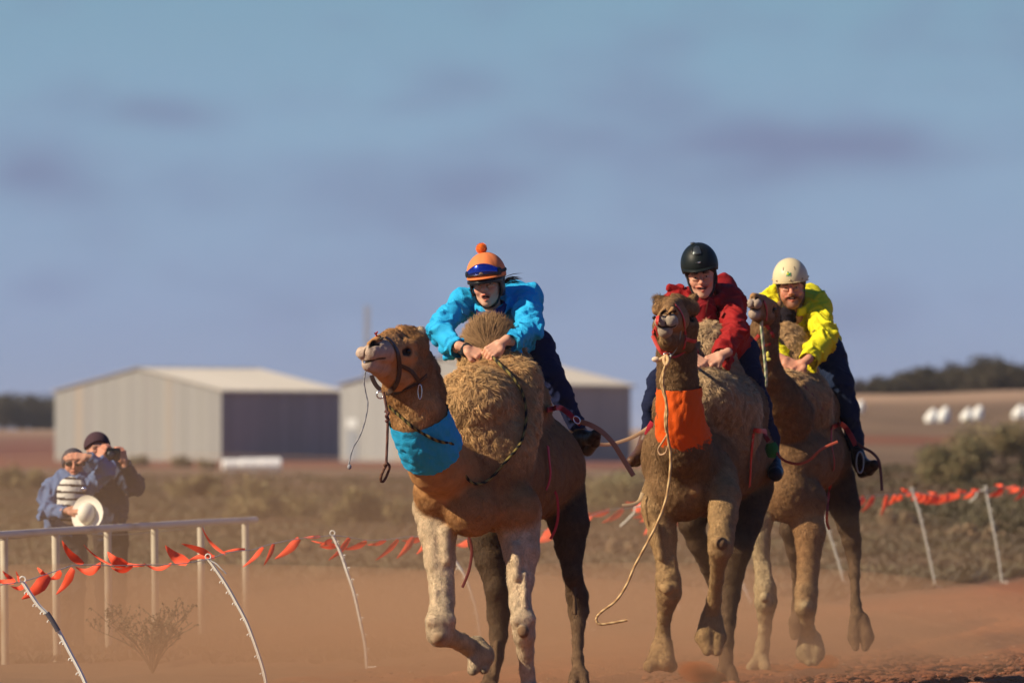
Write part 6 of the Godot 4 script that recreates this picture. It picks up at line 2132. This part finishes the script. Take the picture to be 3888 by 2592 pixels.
func build_fences() -> void:
	var white := paint(0.78, 0.76, 0.68, 0.5)
	var clear := paint(0.62, 0.60, 0.52, 0.5)
	var posts := [
		[[[84, 2208], [140, 2292], [196, 2354], [266, 2480], [322, 2592], [352, 2700]], -1, "white bowed plastic picket at the far left with a dark taped joint"],
		[[[789, 2120], [849, 2206], [897, 2289], [945, 2385], [998, 2540], [1012, 2622]], -1, "white bowed plastic picket right of the dry bush, cord end dangling at its top"],
		[[[1262, 2030], [1294, 2103], [1318, 2174], [1342, 2246], [1370, 2370], [1386, 2453], [1392, 2536]], 1, "white plastic picket left of the lead camel, standing nearly upright"],
		[[[1688, 2040], [1724, 2121], [1768, 2193], [1806, 2309], [1823, 2414], [1827, 2450]], -1, "white bowed picket seen between the lead camel's legs"],
		[[[2150, 2000], [2180, 2090], [2206, 2190], [2224, 2310], [2233, 2394]], 1, "white picket whose foot shows beside the lead camel's right hind leg"],
		[[[2440, 1925], [2480, 2010], [2530, 2130], [2564, 2240], [2582, 2332]], 1, "white picket behind the middle camel's front leg, loose tape at its top"],
		[[[2735, 1930], [2770, 2040], [2806, 2180], [2840, 2260], [2868, 2313]], 1, "white picket leaning behind the hindmost camel's pale front leg"],
		[[[3112, 1890], [3133, 1973], [3165, 2070], [3192, 2160], [3210, 2240], [3214, 2262]], 1, "white picket beside the hindmost camel's hind leg"],
		[[[3464, 1860], [3490, 1939], [3510, 2021], [3532, 2121], [3551, 2217], [3553, 2230]], 1, "white clipped picket second from the right edge"],
		[[[3744, 1854], [3760, 1939], [3779, 2036], [3795, 2130], [3805, 2206], [3806, 2212]], 1, "white clipped picket nearest the right edge"]]
	for i in posts.size():
		var q: Array = posts[i]
		var z: float = LINE[i + 1][1]
		var pts := []
		for e in q[0]:
			pts.append(at(e[0], e[1], z))
		# feet go into the ground
		var foot: Vector3 = pts[-1]
		var ups := []
		var path := smooth(pts, 6)
		for e in path:
			ups.append(Vector3(0.25, 0, 1).normalized())
		foot.y = 0.0
		var p := thing("picket", q[2], "picket", foot, "white pickets holding the bunting")
		var wide := 0.0115 if i < 4 else 0.0125
		put("shaft", mesh_of([sweep(path, wide, 0.005, 8, ups), sweep(path, 0.004, wide * 0.9, 6, ups)]), white if i < 7 else clear, p)
		put("spike", mesh_of([sweep([path[-1], Vector3(path[-1].x + 0.005, -0.12, path[-1].z)], 0.006, 0.006, 6)]), paint(0.5, 0.5, 0.48, 0.4), p)
		put("foot_step", mesh_of([sweep([path[-1].lerp(path[-2], 0.3), path[-1].lerp(path[-2], 0.3) + Vector3(0.07, 0.004, 0.02)], 0.007, 0.005, 6)]), white, p)
		var n := path.size()
		for k in 8:
			var a: Vector3 = path[int((k + 1) * (n - 2) / 9.0)]
			var b: Vector3 = path[int((k + 1) * (n - 2) / 9.0) + 1]
			var d := (a - b).normalized()
			var side := Vector3(q[1], 0, 0.2)
			side = (side - d * side.dot(d)).normalized()
			var r := 0.010 if i < 4 else 0.013
			var loop := []
			for m in 8:
				var g := -1.3 + 4.2 * m / 7.0
				loop.append(a + side * (wide + r * 0.8 - r * cos(g)) + d * r * sin(g))
			put("wire_clip", mesh_of([sweep(loop, 0.0035, 0.0035, 6)]), clear if i > 5 else white, p)
		var ring_pts := []
		for m in 10:
			var g := TAU * m / 9.0
			ring_pts.append(path[0] + Vector3(sin(g) * 0.018, 0.012 + cos(g) * 0.018, 0))
		put("top_loop", mesh_of([sweep(ring_pts, 0.0045, 0.0045, 6)]), white, p)
		if i == 0:
			put("tape_wrap", mesh_of([sweep(smooth([at(176, 2326, z - 0.012), at(196, 2355, z - 0.012), at(219, 2395, z - 0.012)], 5), 0.014, 0.009, 8)]), paint(0.10, 0.09, 0.10, 0.5), p)
		if i == 1:
			put("tie_end", mesh_of([sweep(smooth([at(795, 2128, z - 0.02), at(820, 2140, z - 0.02), at(840, 2160, z - 0.02), at(858, 2178, z - 0.02)], 5), 0.005, 0.004, 6)]), white, p)
		if i == 5:
			put("tie_end", mesh_of([sweep(smooth([at(2440, 1922, z - 0.02), at(2412, 1926, z - 0.02), at(2408, 1945, z - 0.02), at(2385, 1970, z - 0.02), at(2355, 1998, z - 0.02)], 5), 0.010, 0.004, 6)]), clear, p)
		if i == 9:
			put("tie_end", mesh_of([sweep(smooth([at(3744, 1862, z - 0.02), at(3716, 1864, z - 0.02), at(3706, 1885, z - 0.02), at(3684, 1906, z - 0.02)], 5), 0.008, 0.004, 6)]), clear, p)
	# the cord and its flags
	var cord_px := [[-60, 2226], [0, 2220], [83, 2208], [167, 2182], [238, 2158], [274, 2147], [333, 2144], [417, 2147], [560, 2144], [611, 2144], [692, 2139], [788, 2123], [845, 2104], [897, 2092], [957, 2087], [1000, 2073], [1047, 2061], [1140, 2044], [1223, 2036], [1262, 2033], [1318, 2038], [1390, 2050], [1473, 2048], [1568, 2036], [1688, 2042], [1850, 2050], [2000, 2020], [2150, 2000], [2247, 1957], [2312, 1936], [2368, 1930], [2440, 1925], [2565, 1972], [2611, 1985], [2735, 1935], [2900, 1950], [3112, 1895], [3257, 1894], [3317, 1882], [3441, 1874], [3464, 1864], [3532, 1879], [3589, 1888], [3646, 1877], [3744, 1860], [3813, 1848], [3888, 1851], [3990, 1846]]
	var bunt := thing("bunting", "long line of orange red pennant flags strung between the white pickets", "bunting", at(84, 2208, 52.0))
	var cpts := []
	for e in cord_px:
		cpts.append(at(e[0], e[1], line_z(e[0])))
	put("cord", mesh_of([sweep(smooth(cpts, 3), 0.0028, 0.0028, 5)]), paint(0.45, 0.42, 0.42, 0.6), bunt)
	var flags := [[52, 2212, -40, 2204, 24, 0], [55, 2210, 10, 2166, 26, 5], [72, 2210, 59, 2168, 9, 0], [98, 2212, 40, 2222, 26, 22], [184, 2184, 78, 2274, 62, 12], [168, 2182, 138, 2154, 18, 0], [231, 2168, 185, 2198, 36, 10], [277, 2158, 210, 2256, 42, 10], [312, 2142, 236, 2050, 46, 16], [382, 2142, 284, 2148, 40, 34], [425, 2146, 318, 2066, 9, 14], [478, 2147, 407, 2093, 54, 14], [502, 2148, 420, 2150, 26, 24], [548, 2145, 444, 2112, 14, 20], [650, 2140, 545, 2134, 20, 30], [712, 2138, 628, 2068, 64, 16], [815, 2114, 708, 2134, 26, -16], [802, 2112, 688, 2064, 38, -6], [856, 2104, 768, 2000, 16, 20], [930, 2084, 840, 2098, 12, -4], [998, 2076, 920, 2152, 26, 8], [1038, 2064, 1000, 2146, 22, 6], [1136, 2044, 1040, 2122, 40, 10], [1216, 2036, 1150, 2042, 12, 0], [1258, 2048, 1215, 2070, 24, 4], [1272, 2066, 1180, 2052, 12, 4], [1278, 2074, 1210, 2073, 22, 6], [1326, 2042, 1245, 2126, 28, 12], [1392, 2056, 1300, 2084, 30, 10], [1466, 2050, 1394, 2067, 20, 8], [1512, 2048, 1424, 2126, 28, 8], [1570, 2038, 1504, 2120, 32, 8], [1605, 2042, 1525, 2050, 30, 10], [1625, 2045, 1580, 2104, 26, 6], [1790, 2050, 1728, 2070, 34, 10], [1850, 2052, 1800, 2100, 30, 8], [2100, 2010, 2042, 2060, 60, 8], [2250, 1960, 2192, 1988, 22, 4], [2314, 1938, 2212, 1946, 32, 14], [2368, 1932, 2284, 1984, 30, 10], [2442, 1916, 2374, 1904, 26, 6], [2440, 1928, 2396, 1936, 26, 6], [2462, 1936, 2404, 1966, 34, 8], [2480, 1945, 2428, 1982, 26, 6], [2490, 1955, 2444, 2032, 34, 4], [2608, 1986, 2564, 1974, 32, 14], [2680, 1960, 2630, 1990, 28, 8], [2820, 1940, 2770, 1975, 28, 8], [3282, 1886, 3252, 1922, 36, 6], [3320, 1884, 3268, 1944, 26, 8], [3370, 1880, 3342, 1960, 24, 6], [3402, 1880, 3374, 1916, 26, 6], [3424, 1878, 3402, 1902, 26, 6], [3448, 1866, 3424, 1852, 22, 6], [3470, 1870, 3440, 1880, 18, 4]]
	for i in 13:
		var x := 3488.0 + i * 13.0
		flags.append([x, 1868 + 10 * sin((i + 1) * 0.24) + 3, x - 26, 1893 + 22 * sin((i + 1) * 0.24), 26, 6])
	for e in [[3560, 1874, 3524, 1866, 12, 3], [3620, 1880, 3590, 1870, 14, 3], [3672, 1868, 3634, 1858, 14, 3], [3700, 1866, 3655, 1892, 22, 6], [3720, 1862, 3690, 1856, 14, 3], [3812, 1852, 3750, 1884, 32, 10], [3808, 1842, 3772, 1838, 14, 3], [3862, 1846, 3814, 1850, 14, 4], [3872, 1852, 3826, 1868, 20, 6], [3900, 1850, 3852, 1900, 24, 6]]:
		flags.append(e)
	var cloth := StandardMaterial3D.new()
	cloth.albedo_color = lin(1.0, 0.11, 0.04)
	cloth.roughness = 0.7
	cloth.backlight_enabled = true
	cloth.backlight = lin(0.6, 0.05, 0.02)
	var rng := RandomNumberGenerator.new()
	rng.seed = 6
	for e in flags:
		put("flag", pennant(e, rng.randf_range(-0.5, 0.5)), cloth, bunt)
	# white rail: a pipe on six posts
	var rail := thing("rail", "white painted pipe rail with six posts that the spectators lean on", "rail", Vector3(at(470, 2100, 68.0).x, 0, -68.0))
	var rp := [[13, 2030, 65.5], [209, 2017, 67.3], [407, 2005, 69.4], [585, 1995, 71.5], [761, 1984, 73.6], [930, 1976, 76.0]]
	var cream := coat("railpaint", 0.6)
	var rust := FastNoiseLite.new()
	rust.seed = 3
	rust.frequency = 3.0
	var pipe := [at(-90, 2036, 64.6)]
	for e in rp:
		var top := at(e[0], e[1] + 8, e[2])
		pipe.append(at(e[0], e[1], e[2]))
		var pts := []
		for k in 13:
			pts.append(Vector3(top.x + 0.012 * k / 12.0, lerpf(top.y, -0.1, k / 12.0), top.z))
		var d := sweep(pts, 0.029, 0.029, 12)
		var cols: PackedColorArray = d.c
		for k in cols.size():
			var w := clampf(rust.get_noise_3dv(d.v[k] * Vector3(3, 1, 3)) * 2.2 - 0.3, 0.0, 0.7)
			cols[k] = Color(0.60, 0.54, 0.42).lerp(Color(0.26, 0.14, 0.06), w)
		d.c = cols
		put("post", mesh_of([d]), cream, rail)
	pipe.append(at(968, 1973, 76.6))
	var tube := sweep(smooth(pipe, 6), 0.03, 0.03, 12)
	var tcols: PackedColorArray = tube.c
	for k in tcols.size():
		tcols[k] = Color(0.66, 0.60, 0.50).lerp(Color(0.28, 0.15, 0.07), clampf(rust.get_noise_3dv(tube.v[k] * 2.0) * 2.0 - 0.35, 0.0, 0.6))
	tube.c = tcols
	put("top_rail", mesh_of([tube]), cream, rail)
	put("wire", mesh_of([sweep(smooth([at(-90, 2060, 64.5), at(170, 2032, 67.0), at(300, 2026, 68.4), at(430, 2030, 69.8), at(600, 2018, 71.8), at(760, 1999, 73.6)], 5), 0.004, 0.004, 5)]), paint(0.25, 0.2, 0.18, 0.5), rail)


func pennant(e: Array, twist: float) -> ArrayMesh:
	var z := line_z(e[0])
	var a := at(e[0], e[1], z)
	var b := at(e[2], e[3], z + twist * 0.12)
	var dir := (b - a).normalized()
	var bow: float = 0.75 * e[5] / F * z
	var drop := Vector3(dir.y, -dir.x, 0).normalized()
	if drop.y > 0.0:
		drop = -drop
	var wide: float = e[4] / F * z * 0.5
	var v := PackedVector3Array()
	var c := PackedColorArray()
	var t := PackedInt32Array()
	var rows := 12
	for i in rows + 1:
		var u := float(i) / rows
		var p := a.lerp(b, u) + drop * bow * sin(PI * minf(1.0, u * 0.95)) + Vector3(0, 0, 0.03 * sin(u * 5.0 + twist * 6.0))
		var w := wide * pow(1.0 - u, 0.75) * (0.45 + 2.0 * u if u < 0.32 else 1.09) + 0.0015
		var across := (drop * cos(twist * 1.2) + Vector3(0, 0, sin(twist * 1.2))).normalized()
		for k in 4:
			var s := (k / 1.5 - 1.0)
			v.append(p + across * w * s + Vector3(0, 0, w * 0.35 * (1.0 - s * s)))
			c.append(Color.WHITE)
	for i in rows:
		for k in 3:
			var m := i * 4 + k
			t.append_array([m, m + 4, m + 1, m + 1, m + 4, m + 5])
	return mesh_of([{"v": v, "n": Field.normals(v, t), "c": c, "t": t}])


# --- the two spectators behind the rail ---
func build_spectators() -> void:
	var w := rider({"cz": 70.0, "seed": 501, "size": 1.02, "jacket": Color(0.105, 0.16, 0.30), "trousers": Color(0.05, 0.045, 0.05), "skin": SKIN * Color(0.95, 0.9, 0.9), "hair": Color(0.10, 0.075, 0.07), "beard": Color(0, 0, 0, 0), "mouth": 0.0, "grin": 0.4,
		"head": [278, 1760, 0.0], "turn": Vector3(0.05, 0.06, 0.06), "neck": [272, 1822, 0.06, 40], "neck_up": Vector3(0.0, 0.95, 0.2).normalized(),
		"pelvis": [262, 2040, 0.12, 62], "mid": [264, 1950, 0.08, 60], "chest": [268, 1875, 0.04, 62], "back": [268, 1850, 0.1, 50],
		"arm_l": [[190, 1852, 0.02, 36], [176, 1940, -0.05, 34], [240, 1944, -0.26, 24]], "arm_r": [[340, 1836, 0.0, 36], [402, 1784, -0.10, 35], [348, 1744, -0.2, 24]],
		"extra": [[[185, 1940, 0.1, 24], [188, 2010, 0.08, 22]]],
		"hand_l": [[256, 1938, -0.3, 30], Vector3(0.9, 0.1, 0.3), Vector3(0, 0.6, 0.8), 0.9], "hand_r": [[330, 1735, -0.22, 30], Vector3(-1, 0.08, 0.15), Vector3(0, 0.75, 0.65), 0.15],
		"legs": [[[240, 2050, 0.12, 44], [238, 2240, 0.05, 32], [240, 2420, 0.12, 26]], [[288, 2050, 0.12, 44], [290, 2240, 0.05, 32], [292, 2420, 0.12, 26]]]})
	var m := rider({"cz": 70.9, "seed": 601, "size": 1.04, "jacket": Color(0.03, 0.042, 0.08), "trousers": Color(0.04, 0.03, 0.025), "skin": SKIN * Color(0.95, 0.85, 0.85), "hair": Color(0.06, 0.04, 0.03), "beard": Color(0, 0, 0, 0), "mouth": 0.0, "grin": 0.0,
		"head": [368, 1708, 0.0], "turn": Vector3(0.0, 0.2, 0.0), "neck": [372, 1774, 0.06, 42], "neck_up": Vector3(0.0, 0.95, 0.2).normalized(),
		"pelvis": [415, 2030, 0.1, 64], "mid": [418, 1930, 0.08, 62], "chest": [405, 1845, 0.04, 64], "back": [400, 1820, 0.1, 54],
		"arm_l": [[335, 1815, 0.0, 36], [330, 1850, -0.25, 34], [366, 1765, -0.34, 24]], "arm_r": [[458, 1806, 0.0, 38], [512, 1842, -0.12, 38], [478, 1772, -0.30, 25]],
		"extra": [],
		"hand_l": [[372, 1748, -0.36, 30], Vector3(0.35, 0.9, 0.1), Vector3(-0.6, 0.1, 0.8), 0.6], "hand_r": [[470, 1756, -0.33, 30], Vector3(-0.25, 0.95, 0.1), Vector3(0.6, 0.1, 0.8), 0.7],
		"legs": [[[395, 2040, 0.1, 44], [393, 2240, 0.05, 33], [396, 2420, 0.12, 27]], [[445, 2040, 0.1, 44], [447, 2240, 0.05, 33], [450, 2420, 0.12, 27]]]})
	var jobs := []
	for d in [w, m]:
		for f in d.fields:
			f.cell = maxf(f.cell, 0.006)
			jobs.append(f.build)
	build_all(jobs)
	var p := dress_stander(w, "woman in a blue denim jacket shading her eyes behind the rail", "open blue denim jacket")
	var t: Transform3D = w.head
	put("hair", mesh_of([dome(lifted(t, 0.015, -0.012), Vector3(0.094, 0.105, 0.102), [1.1, 1.9, 2.3], Color.WHITE, 0.006)]), paint(0.065, 0.05, 0.055, 0.8), p)
	put("sunglasses", mesh_of([ball(t * Vector3(-0.034, 0.004, 0.088), Vector3(0.03, 0.019, 0.008) * 1.02, t.basis.orthonormalized()), ball(t * Vector3(0.034, 0.004, 0.088), Vector3(0.03, 0.019, 0.008) * 1.02, t.basis.orthonormalized())]), paint(0.008, 0.007, 0.008, 0.15), p)
	var shirt := Field.new()
	shirt.cell = 0.008
	shirt.seed_no = 41
	chain(shirt, 70.0, [[268, 1862, -0.07, 56], [270, 1935, -0.05, 58]], Color.WHITE, 0.04, 0.0, 0.004, 0, Vector3(0, 0, 1), 0.8)
	shirt.build()
	var sc: PackedColorArray = shirt.out.c
	for i in sc.size():
		var row_y: float = (at(270, 1820, 70.0).y - shirt.out.v[i].y - 0.05 * (shirt.out.v[i].x - at(270, 1820, 70.0).x)) / 0.054
		sc[i] = Color(0.02, 0.018, 0.022) if fposmod(row_y, 1.0) > 0.66 else Color(0.70, 0.67, 0.60)
	shirt.out.c = sc
	tag(put("striped_shirt", mesh_of([shirt.out]), coat("denim", 0.9, 0.04, 60.0), p), "white shirt with black bands")
	put("brooch", mesh_of([ball(at(317, 1856, 69.83), Vector3(0.02, 0.022, 0.01))]), paint(0.9, 0.9, 0.9, 0.1, 1.0), p)
	# the hat she holds, crown towards the camera
	var hc := at(331, 1951, 69.62)
	var hat := thing("hat", "cream wide brimmed hat held by the woman in denim", "hat", hc)
	var ht := Transform3D(Basis(Vector3.UP, -0.55) * Basis(Vector3.RIGHT, 1.42) * Basis(Vector3.FORWARD, 0.12), hc)
	put("crown", mesh_of([dome(Transform3D(ht.basis, hc), Vector3(0.072, 0.10, 0.085), [1.6, 1.6, 1.6], Color(0.80, 0.77, 0.66), 0.003, 40, 14)]), coat("straw", 0.8), hat)
	var brim := []
	var bv := PackedVector3Array()
	var bc := PackedColorArray()
	var bt := PackedInt32Array()
	for i in 5:
		for j in 40:
			var a := TAU * j / 40.0
			var k := i / 4.0
			bv.append(ht * (Vector3(sin(a) * lerpf(0.07, 0.136, k), 0.018 * k * k * (1.0 + 0.8 * cos(2.0 * a)), cos(a) * lerpf(0.083, 0.142, k))))
			bc.append(Color(0.86, 0.83, 0.73))
	for i in 4:
		for j in 40:
			var k := i * 40 + j
			var l := i * 40 + (j + 1) % 40
			bt.append_array([k, k + 40, l, l, k + 40, l + 40])
	put("brim", mesh_of([{"v": bv, "n": Field.normals(bv, bt), "c": bc, "t": bt}]), coat("straw", 0.8), hat)
	put("hat_band", mesh_of([band(Transform3D(ht.basis, hc), Vector3(0.073, 0.101, 0.086), -PI, PI, [1.35, 1.35], [1.55, 1.55], Color.WHITE, 40, 2, 0.002)]), paint(0.45, 0.42, 0.36, 0.8), hat)
	var p2 := dress_stander(m, "person in a dark blue coat and knitted cap holding up a camera", "dark blue coat")
	var t2: Transform3D = m.head
	put("knitted_cap", mesh_of([dome(lifted(t2, 0.03, -0.012), Vector3(0.102, 0.11, 0.112), [1.2, 1.75, 2.1], Color.WHITE, 0.008)]), paint(0.05, 0.02, 0.028, 0.9), p2)
	var cc := at(428, 1724, 70.45)
	var cam := thing("handheld_camera", "black camera held up by the person in the knitted cap", "camera", cc)
	put("case", mesh_of([box(cc, Vector3(0.115, 0.10, 0.05), Basis(Vector3.BACK, -0.05), Color.WHITE, 0.008)]), paint(0.012, 0.010, 0.010, 0.5), cam)
	put("lens_barrel", mesh_of([sweep([cc + Vector3(-0.01, -0.005, 0.02), cc + Vector3(-0.01, -0.005, 0.07)], 0.034, 0.034, 20)]), paint(0.015, 0.013, 0.013, 0.4), cam)
	put("lens_glass", mesh_of([ball(cc + Vector3(-0.01, -0.005, 0.069), Vector3(0.026, 0.026, 0.006))]), paint(0.02, 0.02, 0.03, 0.05), cam)


func dress_stander(d: Dictionary, label: String, jacket_label: String) -> Node3D:
	var q: Dictionary = d.q
	var foot := px(q.legs[0][2], q.cz)
	foot.y = 0.0
	var p := thing("person", label, "person", foot, "spectators behind the rail")
	put("body", mesh_of([d.fields[2].out, d.fields[3].out, d.fields[4].out]), coat("skin", 0.5, 0.02, 60.0), p)
	tag(put("jacket", mesh_of([d.fields[0].out]), coat("cloth", 0.72, 0.35, 7.0), p), jacket_label)
	put("trousers", mesh_of([d.fields[1].out]), coat("denim", 0.9, 0.04, 60.0), p)
	for l in q.legs:
		var a := px(l[2], q.cz)
		var f := Field.new()
		f.cell = 0.009
		f.bone(Vector3(a.x, 0.10, a.z), Vector3(a.x, 0.04, a.z + 0.02), 0.045, 0.04, Color(0.04, 0.03, 0.025), 0.02)
		f.bone(Vector3(a.x, 0.045, a.z), Vector3(a.x, 0.035, a.z + 0.17), 0.045, 0.038, Color(0.04, 0.03, 0.025), 0.03)
		f.build()
		put("shoe", mesh_of([f.out]), coat("leather", 0.4, 0.04, 30.0), p)
	return p


# --- dust hanging over the track ---
func build_dust() -> void:
	mist("dust", "brown dust hanging low over the track left of the camels", Vector3(-2.8, 0.0, -65.0), Vector3(13.0, 1.45, 19.0), Color(0.93, 0.71, 0.54), 0.11)
	mist("dust", "thin brown dust drifting higher round the white rail", Vector3(-2.6, 0.2, -66.0), Vector3(15.0, 2.7, 24.0), Color(0.93, 0.74, 0.58), 0.022)
	mist("dust", "thin dust drifting behind the middle camel's legs", Vector3(1.0, 0.0, -71.0), Vector3(8.0, 1.3, 22.0), Color(0.93, 0.70, 0.53), 0.06)
	mist("dust", "low dust round the legs of the lead camel", Vector3(-0.6, 0.0, -58.5), Vector3(5.0, 0.9, 5.0), Color(0.93, 0.68, 0.50), 0.07)
	var puffs := [[2650, 2550, 59.6, 0.26, 0.15, 2.6], [2610, 2535, 59.7, 0.16, 0.10, 2.2], [2690, 2570, 59.6, 0.24, 0.10, 2.5], [3140, 2515, 63.3, 0.18, 0.12, 3.0], [3090, 2530, 63.3, 0.3, 0.08, 2.0], [2900, 2545, 62.9, 0.5, 0.10, 0.8]]
	for i in puffs.size():
		var q: Array = puffs[i]
		mist("dust_puff", ["orange dust kicked up by the middle camel's front foot", "small dust puff left of the middle camel's hind foot", "low dust at the middle camel's hind foot", "orange dust puff behind the hindmost camel's raised foot", "flat dust under the hindmost camel's raised foot", "thin dust round the hindmost camel's standing foot"][i], at(q[0], q[1], q[2]), Vector3(q[3], q[4], q[3]), Color(0.95, 0.52, 0.26), q[5] * 2.0)


func mist(called: String, label: String, c: Vector3, size: Vector3, col: Color, density: float) -> void:
	var f := FogVolume.new()
	f.shape = RenderingServer.FOG_VOLUME_SHAPE_ELLIPSOID
	f.size = size
	var m := FogMaterial.new()
	m.albedo = col
	m.density = density
	f.material = m
	f.name = numbered(called)
	add_child(f)
	f.position = c
	tag(f, label, "dust", "", "stuff")
